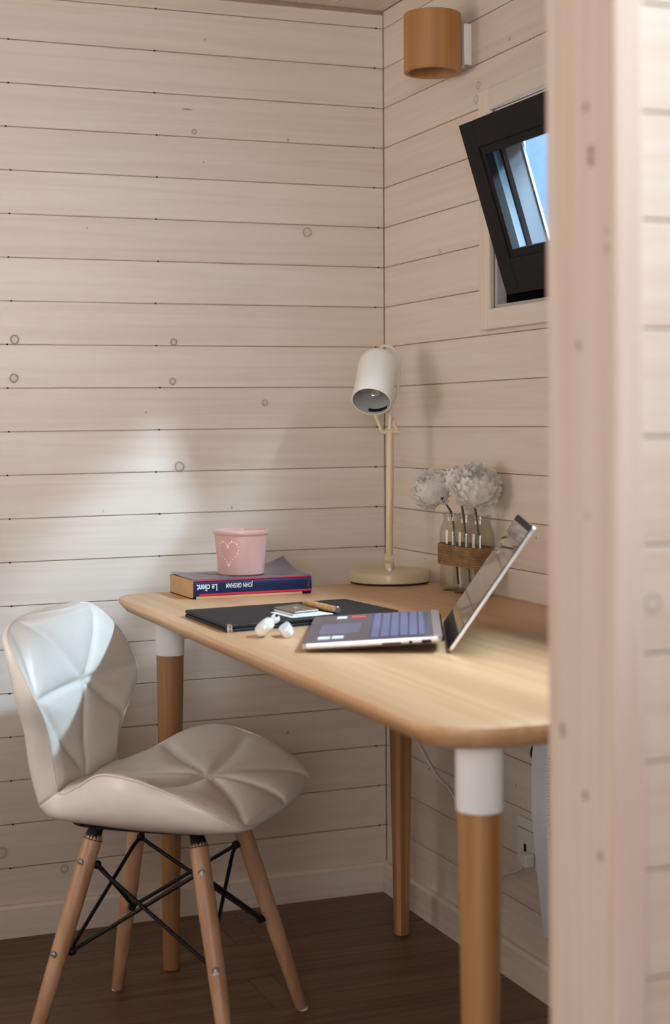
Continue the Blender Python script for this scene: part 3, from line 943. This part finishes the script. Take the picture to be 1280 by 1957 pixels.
# cover wrapped round: bottom, spine, top with a curled back corner
P = []
NX = 25
for i in range(NX):
    a = BL_ * i / (NX - 1)
    row = [kp(a, BW_, 0.0), kp(a, 0.004, 0.0), kp(a, 0.0005, 0.004), kp(a, -0.001, 0.012), kp(a, -0.0012, BH_ / 2), kp(a, -0.001, BH_ - 0.012), kp(a, 0.0005, BH_ - 0.004), kp(a, 0.003, BH_)]
    for j in range(1, 13):
        y = BW_ * j / 12
        lift = 0.026 * max(0, (a / BL_ - 0.66) / 0.34) ** 1.5 * max(0, (y / BW_ - 0.30) / 0.70) ** 1.6
        lift += 0.006 * max(0, (0.16 - a / BL_) / 0.16) * max(0, y / BW_ - 0.4)
        dip = -0.0015 * math.sin(math.pi * a / BL_) * math.sin(math.pi * y / BW_) * 0
        row.append(kp(a, y, BH_ + 0.0003 + lift + dip))
    P.append(row)
q = M()
a_, b_ = len(P), len(P[0])
q.add([p for r in P for p in r], [(i * b_ + j, i * b_ + j + 1, (i + 1) * b_ + j + 1, (i + 1) * b_ + j) for i in range(a_ - 1) for j in range(b_ - 1)])
q.mi = []
for i in range(a_ - 1):
    for j in range(b_ - 1):
        q.mi.append(0 if 1 <= j <= 6 else 1 if j > 6 else 2)
cov = q.build('cover', [m_navy, m_cover, m_paper], book, smooth=True)
bookbox('spine_stripe', 0.012, BL_ - 0.0005, -0.0017, -0.0005, 0.0062, 0.0100, m_redline, cov)
bookbox('spine_stripe', 0.0, BL_ - 0.0005, -0.0010, 0.0025, BH_ - 0.0034, BH_ - 0.0012, m_redline, cov)
bookbox('spine_edge', 0.006, BL_ - 0.02, -0.0012, 0.0, 0.0004, 0.0052, m_paper, cov, label='pale worn lower spine edge')
for (x0, x1, y0, y1) in ((0.028, 0.055, 0.060, 0.105), (0.062, 0.086, 0.030, 0.12)):
    bookbox('cover_print', x0, x1, y0, y1, BH_ + 0.0003, BH_ + 0.0007, m_print, cov)
def lettering(txt, size, mat, parent, matrix, name='lettering', squash=1.0, extr=0.0):
    cu = bpy.data.curves.new('t', 'FONT')
    cu.body = txt
    cu.size = size
    cu.offset = size * 0.012
    cu.resolution_u = 3
    to = bpy.data.objects.new('t', cu)
    COL.objects.link(to)
    dg = bpy.context.evaluated_depsgraph_get()
    me = bpy.data.meshes.new_from_object(to.evaluated_get(dg))
    bpy.data.objects.remove(to)
    inv = wm(parent).inverted()
    for q_ in me.vertices:
        q_.co = inv @ (matrix @ Vector((q_.co.x * squash, q_.co.y, 0)))
    me.materials.clear(); me.materials.append(mat)
    me.name = name
    o = bpy.data.objects.new(name, me)
    COL.objects.link(o)
    o.parent = parent
    return o
def spine_mat(a, z):   # upside-down lettering read from the right
    m = Matrix.Identity(4)
    ex, ey, ez = -bkx, Vector((0, 0, -1)), -bky
    o = kp(a, -0.0016, z)
    return Matrix(((ex.x, ey.x, ez.x, o.x), (ex.y, ey.y, ez.y, o.y), (ex.z, ey.z, ez.z, o.z), (0, 0, 0, 1)))
lettering('JOHN GRISHAM', 0.0125, m_ink, cov, spine_mat(0.121, 0.0278), 'spine_lettering', 0.62)
lettering('Le client', 0.0185, m_ink, cov, spine_mat(0.049, 0.0278), 'spine_lettering', 0.66)
m_ = spine_mat(0.2385, 0.0275)
ms = m_ @ Matrix.Rotation(R(-90), 4, 'Z')
for i in range(6):
    bookbox('publisher_print', 0.2385, 0.2395, -0.0017, -0.0012, 0.0125 + i * 0.0024, 0.0142 + i * 0.0024, m_print, cov)

CU = Vector((-0.456, -0.326, DZ + BH_ + 0.0005))
cup = empty('pink_cup', CU, label='pale pink cup with a dotted white heart standing on the book', cat='cup')
T = Matrix.Translation(CU)
M().lathe([(0.0, 0.0), (0.043, 0.0), (0.0455, 0.002), (0.0525, 0.078), (0.0542, 0.0795), (0.0552, 0.084), (0.0545, 0.088), (0.0525, 0.0892), (0.050, 0.088), (0.049, 0.080), (0.042, 0.006), (0.0, 0.005)], 64, T).build('cup_body', m_pink, cup, smooth=True)
q = M()
vd = Vector((CAM.x - CU.x, CAM.y - CU.y, 0)).normalized()
base_a = math.atan2(vd.y, vd.x) - R(31)
ND = 30
for i in range(ND):
    t = 2 * math.pi * i / ND
    hx = 16 * math.sin(t) ** 3 / 16
    hy = (13 * math.cos(t) - 5 * math.cos(2 * t) - 2 * math.cos(3 * t) - math.cos(4 * t)) / 16
    z = 0.047 + hy * 0.027
    rz_ = 0.0455 + (z - 0.002) / 0.076 * 0.007
    a = base_a + hx * 0.0225 / rz_
    nrm = Vector((math.cos(a), math.sin(a), -0.09)).normalized()
    c = CU + Vector((rz_ * math.cos(a), rz_ * math.sin(a), z))
    q.sphere(c, 0.00125, 8, 5)
q.build('heart_dots', m_dot, cup, smooth='all', kind='stuff', label='heart outline of small white dots')

# ------------------------------------------------------------------ folder, card case, pen, earbuds
def rect3(c, ux, L, W):   # centre, direction, length, width -> placement matrix
    ux = Vector(ux).normalized()
    return frame(c, (0, 0, 1), ux)
FA = Vector((-0.6655, -0.885, 0)); FB = Vector((-0.668, -0.650, 0)); FC = Vector((-0.345, -0.603, 0)); FD = Vector((-0.328, -0.812, 0))
fold = empty('leather_folder', (-0.50, -0.74, DZ), label='flat black embossed leather folder on the bamboo desktop', cat='folder')
def quadslab(name, pts, z0, z1, mat, parent, r=0.006):
    c = sum((p for p in pts), Vector()) / 4
    poly = []
    n = len(pts)
    for i in range(n):
        p, a, b_2 = pts[i], pts[i - 1], pts[(i + 1) % n]
        d0, d1 = (a - p).normalized(), (b_2 - p).normalized()
        for t in (0, 0.5, 1):
            e0, e1 = p + d0 * r, p + d1 * r
            poly.append(e0.lerp(e1, t) * 0.5 + (e0 * (1 - t) ** 2 + p * 2 * t * (1 - t) + e1 * t * t) * 0.5)
    e = 0.0011
    rg = []
    for ins, z in ((e, z0), (0, z0 + e), (0, z1 - e), (e, z1)):
        rg.append([(p + (c - p).normalized() * ins) + Vector((0, 0, z)) for p in poly])
    q = M(); q.grid(rg, closed_u=True)
    m_n = len(poly)
    q.f.append(tuple(range(m_n))); q.mi.append(0)
    q.f.append(tuple(3 * m_n + i for i in range(m_n))); q.mi.append(0)
    return q.build(name, mat, parent)
FP = [FA, FB, FC, FD]
quadslab('back_cover', FP, DZ + 0.0002, DZ + 0.0052, m_folder, fold)
ins_ = [p + ((FA + FB + FC + FD) / 4 - p) * 0.03 for p in FP]
quadslab('inner_pad', ins_, DZ + 0.0053, DZ + 0.0067, m_bezel, fold, 0.002)
quadslab('front_cover', FP, DZ + 0.0068, DZ + 0.0118, m_folder, fold)
q = M(); c = FA + Vector((0.006, 0.0065, DZ + 0.0118))
q.box(c.x - 0.004, c.x + 0.004, c.y - 0.005, c.y + 0.005, c.z - 0.0115, c.z + 0.0006, ch=0.001)
q.build('corner_clip', m_steel, fold, label='small metal corner clip')
ZF = DZ + 0.0120
pc = [Vector((-0.553, -0.752, 0)), Vector((-0.546, -0.700, 0)), Vector((-0.452, -0.748, 0)), Vector((-0.466, -0.832, 0))]
# white card under the case
cardp = [Vector((-0.5395, -0.838, 0)), Vector((-0.5475, -0.755, 0)), Vector((-0.480, -0.720, 0)), Vector((-0.455, -0.815, 0))]
o = quadslab('white_card', [p + Vector((0.002, 0, 0)) for p in cardp], ZF, ZF + 0.0012, m_card, None, 0.001)
setp(o, label='white paper card under the metal card case', cat='card')
casep = [Vector((-0.528, -0.822, 0)), Vector((-0.534, -0.738, 0)), Vector((-0.479, -0.708, 0)), Vector((-0.474, -0.803, 0))]
case = empty('card_case', (-0.5, -0.77, ZF + 0.0013), label='slim brushed metal card case lying on the black folder', cat='card case')
quadslab('case_base', casep, ZF + 0.0013, ZF + 0.0040, m_card, case, 0.002).name = 'case_base'
quadslab('case_lid', casep, ZF + 0.0041, ZF + 0.0078, m_case, case, 0.003)
mid = sum(casep, Vector()) / 4
quadslab('emblem', [mid + (p - mid) * 0.16 for p in casep], ZF + 0.0076, ZF + 0.0081, m_edge, case, 0.001)
# pen
P0 = Vector((-0.457, -0.685, ZF + 0.0062)); P1 = Vector((-0.4440, -0.812, ZF + 0.0062))
pen = empty('wooden_pen', P0, label='light wood pen with chrome bands lying beside the card case', cat='pen')
L_ = (P1 - P0).length
pm = frame(P0, P1 - P0)
M().lathe([(0.0, 0.0), (0.0035, 0.0), (0.0048, 0.004), (0.0056, 0.03), (0.0060, 0.062)], 24, pm).build('barrel', wood('pen_barrel_wood', 'z', (0.40, 0.20, 0.06), (0.55, 0.30, 0.11), (0.62, 0.38, 0.16), rough=0.35, perobj=False), pen, smooth=True)
M().lathe([(0.0061, 0.062), (0.0064, 0.063), (0.0064, 0.067), (0.0061, 0.068)], 24, pm).build('band', m_steel, pen, smooth=True, label='chrome middle band')
M().lathe([(0.0061, 0.068), (0.0060, 0.09), (0.0056, L_ - 0.008)], 24, pm).build('barrel', m_penwood, pen, smooth=True)
M().lathe([(0.0058, L_ - 0.008), (0.0060, L_ - 0.006), (0.0060, L_ - 0.001), (0.005, L_), (0.0, L_)], 24, pm).build('end_cap', m_steel, pen, smooth=True, label='chrome end cap')

pods = empty('earbud_case', (-0.607, -0.965, DZ), label='small white glossy earbud case lying open on the desk edge', cat='earbud case')
def superell(c, ax, rz3, e=2.6, nu=28, nv=18, cut=None):
    """rounded lump: c centre, ax matrix 3x3 columns, rz3 radii; cut keeps local z on one side"""
    rows = []
    for i in range(nv + 1):
        th = math.pi * i / nv
        row = []
        for j in range(nu):
            ph = 2 * math.pi * j / nu
            d = Vector((math.sin(th) * math.cos(ph), math.sin(th) * math.sin(ph), math.cos(th)))
            s = (abs(d.x) ** e + abs(d.y) ** e + abs(d.z) ** e) ** (-1 / e)
            p = Vector((d.x * s * rz3[0], d.y * s * rz3[1], d.z * s * rz3[2]))
            if cut == 'top': p.z = min(p.z, rz3[2] * 0.55)
            if cut == 'bot': p.z = max(p.z, -rz3[2] * 0.30)
            row.append(c + ax @ p)
        rows.append(row)
    return rows
def axes(z, x):
    return frame((0, 0, 0), z, x).to_3x3()
zb = Vector((0.62, -0.20, 0.56)).normalized()
ab = axes(zb, Vector((0.35, 0.93, 0)))
M().grid(superell(Vector((-0.6245, -0.952, DZ + 0.0155)), ab, (0.0225, 0.0105, 0.0175), 2.7), closed_u=True).build('case_body', m_pod, pods, smooth='all', weld=True)
zl = Vector((0.55, -0.10, 0.50)).normalized()
al = axes(Vector((-0.45, 0.05, 0.65)), Vector((0.35, 0.93, 0)))
M().grid(superell(Vector((-0.5935, -0.966, DZ + 0.0112)), al, (0.0205, 0.0105, 0.0125), 2.7, cut='top'), closed_u=True).build('case_lid', m_pod, pods, smooth='all', weld=True)
eb = M(); eb.sphere(Vector((-0.6085, -0.957, DZ + 0.0285)), 0.0075, 16, 10)
e_o = eb.build('earbud', m_pod, pods, smooth='all')
eb = M(); eb.sphere(Vector((-0.6075, -0.962, DZ + 0.0338)), 0.0030, 10, 6, sc=(1, 1, 0.7))
eb.build('ear_tip', m_dark, e_o, smooth='all', label='dark mesh tip')

# ------------------------------------------------------------------ laptop
LA = Vector((-0.632, -1.138, DZ))
an = R(24.5)
lu = Vector((math.cos(an), -math.sin(an), 0)); lv = Vector((math.sin(an), math.cos(an), 0))
DP, WD = 0.207, 0.318
lap = empty('laptop', LA, label='open grey laptop with blue-lit keys and a dark screen facing left', cat='laptop')
rise = 0.011
ti = math.atan2(rise, DP)
lu_t = lu * math.cos(ti) + Vector((0, 0, 1)) * math.sin(ti)
ln = lv.cross(lu_t); ln = ln if ln.z > 0 else -ln
BASEO = LA + Vector((0, 0, 0.0015))
def lp(a, b_, c): return BASEO + lu_t * a + lv * b_ + ln * c
def lapbox(name, x0, x1, y0, y1, z0, z1, mat, parent, ch=0.0, **kw):
    q = M(); q.box(x0, x1, y0, y1, z0, z1, ch=ch)
    q.v = [tuple(lp(*p)) for p in q.v]
    return q.build(name, mat, parent, **kw)
# base body: rounded corners, thin front, silver sides
poly = rrect(0, DP, 0, WD, 0.008, 5)
q = M()
rgs = []
for ins, zz in ((0.006, 0.0), (0.0008, 0.004), (0.0, 0.0105), (0.0006, 0.0118)):
    rgs.append([lp(min(max(x, ins), DP - ins), min(max(y, ins), WD - ins), zz + (0.0016 * x / DP)) for x, y in poly])
q.grid(rgs, closed_u=True)
m_n = len(poly)
q.f.append(tuple(range(m_n))); q.mi.append(0)
body = q.build('base', m_edge, lap, smooth=True)
q = M()
q.add([lp(min(max(x, 0.0006), DP - 0.0006), min(max(y, 0.0006), WD - 0.0006), 0.0118 + 0.0016 * x / DP + 0.0002) for x, y in poly], [tuple(range(m_n))])
deck = q.build('deck', m_body, body)
def tz(a): return 0.0120 + 0.0016 * a / DP
# hinge cover strip
lapbox('hinge_strip', DP - 0.013, DP - 0.0008, 0.004, WD - 0.004, tz(DP) - 0.003, tz(DP) + 0.0004, m_edge, body)
# keyboard: well and keys
K0, K1, KW0, KW1 = 0.100, 0.186, 0.018, WD - 0.018
kb = lapbox('keyboard', K0 - 0.003, K1 + 0.003, KW0 - 0.003, KW1 + 0.003, tz(K0) - 0.002, tz(K0) + 0.0007, m_keygap, lap)
key_cache = {}
rowsn = 6
rh = (K1 - K0) / rowsn
layouts = [[1.25, 1.0, 1.25, 1.25, 5.0, 1.25, 1.0, 1.0, 1.0, 1.0], [2.25] + [1] * 10 + [2.75], [1.75] + [1] * 11 + [2.25], [1.5] + [1] * 12 + [1.5], [1] * 13 + [2.0], [1.07] * 14]
for r_ in range(rowsn):
    lay = layouts[r_]
    tot = sum(lay)
    y = KW1
    for wk in lay:
        w_ = wk / tot * (KW1 - KW0)
        h_ = rh if r_ < 5 else rh * 0.75
        x0 = K0 + rh * r_ + 0.0012
        kk = (round(w_, 4), round(h_, 4))
        ang = (lu_t, lv)
        if kk not in key_cache:
            qq = M()
            W2, H2 = w_ - 0.0026, h_ - 0.0026
            c2 = 0.0005
            qq.add([(0, 0, 0), (H2, 0, 0), (H2, W2, 0), (0, W2, 0), (c2, c2, 0.0012), (H2 - c2, c2, 0.0012), (H2 - c2, W2 - c2, 0.0012), (c2, W2 - c2, 0.0012)],
                   [(4, 5, 6, 7), (0, 1, 5, 4), (1, 2, 6, 5), (2, 3, 7, 6), (3, 0, 4, 7)])
            o = qq.build('key', m_key)
            key_cache[kk] = o
        else:
            o = key_cache[kk].copy(); COL.objects.link(o)
        o.parent = kb
        org = lp(x0, y - w_ + 0.0013, tz(x0) + 0.0006)
        o.matrix_local = wm(kb).inverted() @ Matrix(((lu_t.x, lv.x, ln.x, org.x), (lu_t.y, lv.y, ln.y, org.y), (lu_t.z, lv.z, ln.z, org.z), (0, 0, 0, 1)))
        y -= w_
lapbox('touchpad', 0.020, 0.082, 0.098, 0.205, tz(0.03) - 0.002, tz(0.05) + 0.0004, m_touch, lap)
for (x0, x1, y0, y1, mt_) in ((0.022, 0.040, 0.030, 0.058, m_card), (0.043, 0.060, 0.032, 0.060, m_card), (0.040, 0.056, 0.268, 0.296, m_card)):
    lapbox('sticker', x0, x1, y0, y1, tz(x0), tz(x1) + 0.0006, mt_, lap, label='small white square sticker')
lapbox('sticker', 0.064, 0.088, 0.272, 0.292, tz(0.064), tz(0.088) + 0.0006, m_sticker_red, lap, label='red and white sticker')
# ports on the near side
for (a0, a1, z0, z1) in ((0.118, 0.146, 0.0045, 0.0068), (0.176, 0.190, 0.0040, 0.0088)):
    lapbox('port', a0, a1, -0.0004, 0.0015, z0, z1, m_dark, body)
M().lathe([(0.0, 0.001), (0.0026, 0.001), (0.0026, 0.0)], 16, frame(lp(0.160, 0.0, 0.0062), -lv)).build('port', m_dark, body)
# lid
PH = R(55.5)
ld = lu * math.cos(PH) + Vector((0, 0, 1)) * math.sin(PH)
ldn = -lu * math.sin(PH) + Vector((0, 0, 1)) * math.cos(PH)   # points to the viewer of the screen
HZ = LA + lu * (DP + 0.0005) + Vector((0, 0, 0.0015))
HZ = HZ + ldn * (-0.004)
LL = 0.226
def hp(a, b_, c): return HZ + ld * a + lv * b_ + ldn * c
def lidbox(name, x0, x1, y0, y1, z0, z1, mat, parent, r=None, **kw):
    q = M()
    if r:
        q.prism(rrect(x0, x1, y0, y1, r, 5), z0, z1)
    else:
        q.box(x0, x1, y0, y1, z0, z1)
    q.v = [tuple(hp(*p)) for p in q.v]
    return q.build(name, mat, parent, **kw)
lid = lidbox('lid', 0.004, LL, 0.0, WD, -0.0045, 0.0, m_edge, lap, r=0.007)
lidbox('bezel', 0.006, LL - 0.002, 0.0025, WD - 0.0025, 0.0001, 0.0008, m_bezel, lid, r=0.005)
lidbox('screen', 0.034, LL - 0.012, 0.007, WD - 0.007, 0.0009, 0.0012, m_screen, lid, label='dark glossy screen')
M().tube([lp(DP - 0.001, 0.02, 0.006), lp(DP - 0.001, WD - 0.02, 0.006)], 0.0042, 12).build('hinge', m_bezel, lap, smooth=True)

# ------------------------------------------------------------------ bottles and flowers
BX = -0.0455
bys = (-0.445, -0.505, -0.565)
vase = empty('bottle_trio_vase', (BX, -0.505, DZ), label='three clear glass bottles bound with brown twine by the right wall', cat='vase')
prof = [(0.0, 0.0), (0.0235, 0.0), (0.0265, 0.002), (0.0275, 0.006), (0.0275, 0.116), (0.0255, 0.126), (0.0205, 0.137), (0.0195, 0.141), (0.0195, 0.149), (0.0212, 0.150), (0.0215, 0.154), (0.0205, 0.157)]
inner = [(0.0188, 0.157), (0.0180, 0.149), (0.0178, 0.141), (0.0187, 0.1375), (0.0238, 0.1255), (0.0258, 0.115), (0.0258, 0.008), (0.022, 0.005), (0.0, 0.0045)]
for y in bys:
    M().lathe(prof + inner, 40, Matrix.Translation((BX, y, DZ))).build('bottle', m_bottle, vase, smooth=True)
q = M()
def stad(r, n=14):
    pts = []
    for i in range(n + 1):
        a = math.pi * i / n
        pts.append((BX + r * math.cos(a), bys[0] + r * math.sin(a)))
    for i in range(n + 1):
        a = math.pi + math.pi * i / n
        pts.append((BX + r * math.cos(a), bys[2] + r * math.sin(a)))
    pts.append(pts[0])
    return pts
for i in range(12):
    z = DZ + 0.0555 + i * 0.0034
    q.tube([(x, y, z + 0.0006 * math.sin(k * 1.7 + i)) for k, (x, y) in enumerate(stad(0.0296 + 0.0004 * (i % 2)))], 0.0019, 6, cap=False)
q.build('twine_wrap', m_twine, vase, smooth='all', label='band of coiled brown twine')

def petal_mesh(seed, th0, span, width, rb):
    """a petal hugging a unit ball: base away from the flower's axis, ruffled tip near it and flaring out"""
    rnd = random.Random(seed)
    n, k = 6, 8
    ph = rnd.uniform(0, 6)
    P = []
    for i in range(n + 1):
        t = i / n
        row = []
        w = width * (0.35 + 0.65 * math.sin(math.pi / 2 * min(1, t * 1.25)))
        for j in range(k + 1):
            s = -1 + 2 * j / k
            th = R(th0 + span * (1 - t)) + 0.10 * s * s * t + 0.075 * t * math.sin(8 * s + ph)
            r = rb + 0.20 * t ** 2.2 + 0.085 * t ** 2.5 * math.sin(7.3 * s + ph) + 0.03 * t * s * s
            row.append((r * math.sin(th) * math.cos(s * w), r * math.sin(th) * math.sin(s * w), r * math.cos(th)))
        P.append(row)
    return P
pet_var = {}
def flower(name, head, axis, rad_, bottle_y, mouth, bottom, label, seed):
    head, axis = Vector(head), Vector(axis).normalized()
    fl = empty(name, head, label=label, cat='flower', group=None)
    rnd = random.Random(seed)
    layers = [(7, 98, 48, .62, .80), (7, 76, 52, .62, .80), (6, 54, 50, .70, .78), (5, 34, 44, .85, .74), (4, 16, 40, 1.1, .68), (3, 4, 30, 1.3, .60)]
    for li, (n_, th0, span, width, rb) in enumerate(layers):
        for k in range(n_):
            var = rnd.randrange(3)
            key = (li, var)
            if key not in pet_var:
                q_ = M(); q_.grid(petal_mesh(li * 10 + var, th0, span, width, rb))
                o = q_.build('petal', m_petal, smooth='all')
                pet_var[key] = o
            else:
                o = pet_var[key].copy(); COL.objects.link(o)
            o.name = 'petal'
            o.parent = fl
            az = 2 * math.pi * (k + rnd.uniform(-.2, .2)) / n_ + li * 0.6
            m_loc = frame((0, 0, 0), axis) @ Matrix.Rotation(az, 4, 'Z') @ Matrix.Rotation(R(rnd.uniform(-6, 6)), 4, 'Y') @ Matrix.Scale(rad_ * rnd.uniform(.92, 1.05), 4)
            o.matrix_local = m_loc
    cal = head - axis * rad_ * 0.70
    q_ = M()
    q_.lathe([(0.0, -0.010), (0.0035, -0.009), (0.0065, -0.002), (0.0075, 0.004), (0.0, 0.004)], 12, frame(cal, axis))
    q_.build('calyx', m_leafg, fl, smooth=True, label='green calyx')
    for k in range(3):
        a = 2 * math.pi * k / 3 + seed
        fr = frame(cal, axis)
        pts = [[fr @ Vector(((0.004 + 0.017 * t) * math.cos(a) - 0.006 * s * (1 - t) * math.sin(a), (0.004 + 0.017 * t) * math.sin(a) + 0.006 * s * (1 - t) * math.cos(a), -0.004 - 0.008 * t * t)) for s in (-1, 0, 1)] for t in (0, .35, .7, 1)]
        M().grid(pts).build('sepal', m_leafg, fl, smooth='all')
    s0 = cal - axis * 0.008
    pts = spline([tuple(s0), tuple(s0 * 0.45 + Vector(mouth) * 0.55 + Vector((0, 0, 0.004))), tuple(mouth), tuple(Vector(mouth) * 0.5 + Vector(bottom) * 0.5), tuple(bottom)], 20)
    M().tube(pts, [0.0024 + 0.0003 * math.sin(i) for i in range(20)], 8).build('stem', m_stem, fl, smooth='all')
    return fl
flower('white_flower', (-0.092, -0.447, 0.9355), (-0.75, -0.45, 0.48), 0.042, bys[0], (BX - 0.002, bys[0] - 0.002, DZ + 0.145), (BX + 0.008, bys[0] - 0.006, DZ + 0.012), 'white silk carnation turned to the left, leftmost of the three', 1)
flower('white_flower', (-0.060, -0.496, 0.9545), (-0.25, -0.30, 0.92), 0.031, bys[1], (BX - 0.004, bys[1] + 0.004, DZ + 0.145), (BX + 0.004, bys[1] - 0.008, DZ + 0.012), 'white silk carnation in the middle bottle, behind the largest bloom', 2)
flower('white_flower', (-0.057, -0.568, 0.943), (-0.28, -0.80, 0.48), 0.048, bys[2], (BX - 0.003, bys[2] + 0.010, DZ + 0.145), (BX + 0.006, bys[2] - 0.010, DZ + 0.012), 'large white silk carnation facing forward, rightmost and nearest the laptop screen', 3)

# ------------------------------------------------------------------ heater, socket, cord
heat = empty('wall_heater', (-0.06, -1.2, 0.15), label='pale grey panel heater on the wall beneath the desk', cat='heater')
def hprof(z):      # front face distance from the wall
    t = (z - 0.165) / (0.56 - 0.165)
    return -(0.078 + 0.0245 * min(1, t / 0.55) ** 0.8) if t < 0.75 else -(0.1025 - 0.02 * ((t - 0.75) / 0.25) ** 2)
zs = [0.165 + (0.56 - 0.165) * i / 20 for i in range(21)]
HY0, HY1 = -0.868, -1.50
q = M()
P = [[(-0.012, HY0, zs[0] + 0.02)] + [(hprof(z), HY0, z) for z in zs] + [(-0.012, HY0, 0.56)], [(-0.012, HY1, zs[0] + 0.02)] + [(hprof(z), HY1, z) for z in zs] + [(-0.012, HY1, 0.56)]]
q.grid(P)
n_ = len(P[0])
q.f.append(tuple(range(n_))); q.mi.append(0)
q.f.append(tuple(range(n_, 2 * n_))); q.mi.append(0)
q.build('heater_body', m_heater, heat, smooth=True)
m_perf, nt, bs = new_mat('perforated_grille')
t = NT(nt)
pos = t.n('TexCoord').outputs['Object']
sp = t.n('SeparateXYZ'); t.l(pos, sp.inputs[0])
pit = 0.0062
ry = t.math('DIVIDE', sp.outputs[2], pit * 0.866)
row = t.math('FLOOR', ry)
sh = t.math('MULTIPLY', t.math('MODULO', t.math('ABSOLUTE', row), 2.0), 0.5)
fx = t.math('SUBTRACT', t.math('FRACT', t.math('ADD', t.math('DIVIDE', sp.outputs[1], pit), sh)), 0.5)
fy = t.math('MULTIPLY', t.math('SUBTRACT', t.math('FRACT', ry), 0.5), 0.866)
dd = t.math('SQRT', t.math('ADD', t.math('MULTIPLY', fx, fx), t.math('MULTIPLY', fy, fy)))
fac = t.math('LESS_THAN', dd, 0.33)
t.l(t.mix(fac, (0.62, 0.66, 0.72), (0.012, 0.012, 0.02)), bs.inputs['Base Color'])
bs.inputs['Roughness'].default_value = 0.5
P = [[(hprof(z) - 0.0008, y, z) for z in zs[2:]] for y in (HY0 - 0.058, HY1 + 0.03)]
M().grid(P).build('grille', m_perf, heat, label='perforated front grille')
q = M(); q.box(-0.0118, -0.0005, HY1 + 0.1, HY0 - 0.1, 0.22, 0.52)
q.build('wall_mount', m_dark, heat)
q = M().lathe([(0.0, 0.0), (0.017, 0.0), (0.017, 0.010), (0.0, 0.011)], 24, frame((-0.083, HY0 + 0.0002, 0.487), (0, 1, 0)))
q.build('thermostat_knob', m_dark, heat, smooth=True, label='black thermostat knob')

sock = empty('wall_socket', (0, -0.69, 0.27), label='white wall socket plate beside the heater', cat='socket')
q = M(); q.box(-0.009, -0.0003, -0.745, -0.640, 0.226, 0.318, ch=0.003)
q.build('plate', m_plug, sock)
q = M(); q.box(-0.0094, -0.0088, -0.74, -0.645, 0.2985, 0.3000)
q.build('seam', m_print, sock)
q = M(); q.box(-0.0098, -0.0085, -0.677, -0.668, 0.257, 0.271)
q.build('port', m_dark, sock)
q = M(); q.box(-0.03, -0.0098, -0.712, -0.690, 0.236, 0.262, ch=0.004)
plug_pts = [(-0.022, -0.695, 0.238), (-0.020, -0.672, 0.224), (-0.016, -0.645, 0.2115), (-0.011, -0.60, 0.196), (-0.008, -0.557, 0.176), (-0.006, -0.47, 0.190), (-0.006, -0.40, 0.255), (-0.006, -0.345, 0.301), (-0.006, -0.29, 0.315), (-0.006, -0.245, 0.335), (-0.006, -0.20, 0.362), (-0.006, -0.163, 0.388), (-0.005, -0.12, 0.45), (-0.0035, -0.11, 0.62), (-0.0035, -0.108, 0.70)]
cord = empty('power_cord', (-0.006, -0.35, 0.30), label='thin white power cord hanging along the right wall to the socket', cat='cord')
q.build('plug', m_plug, cord, label='white plug')
M().tube(spline(plug_pts, 90), 0.0024, 8).build('cable', m_cable, cord, smooth='all')
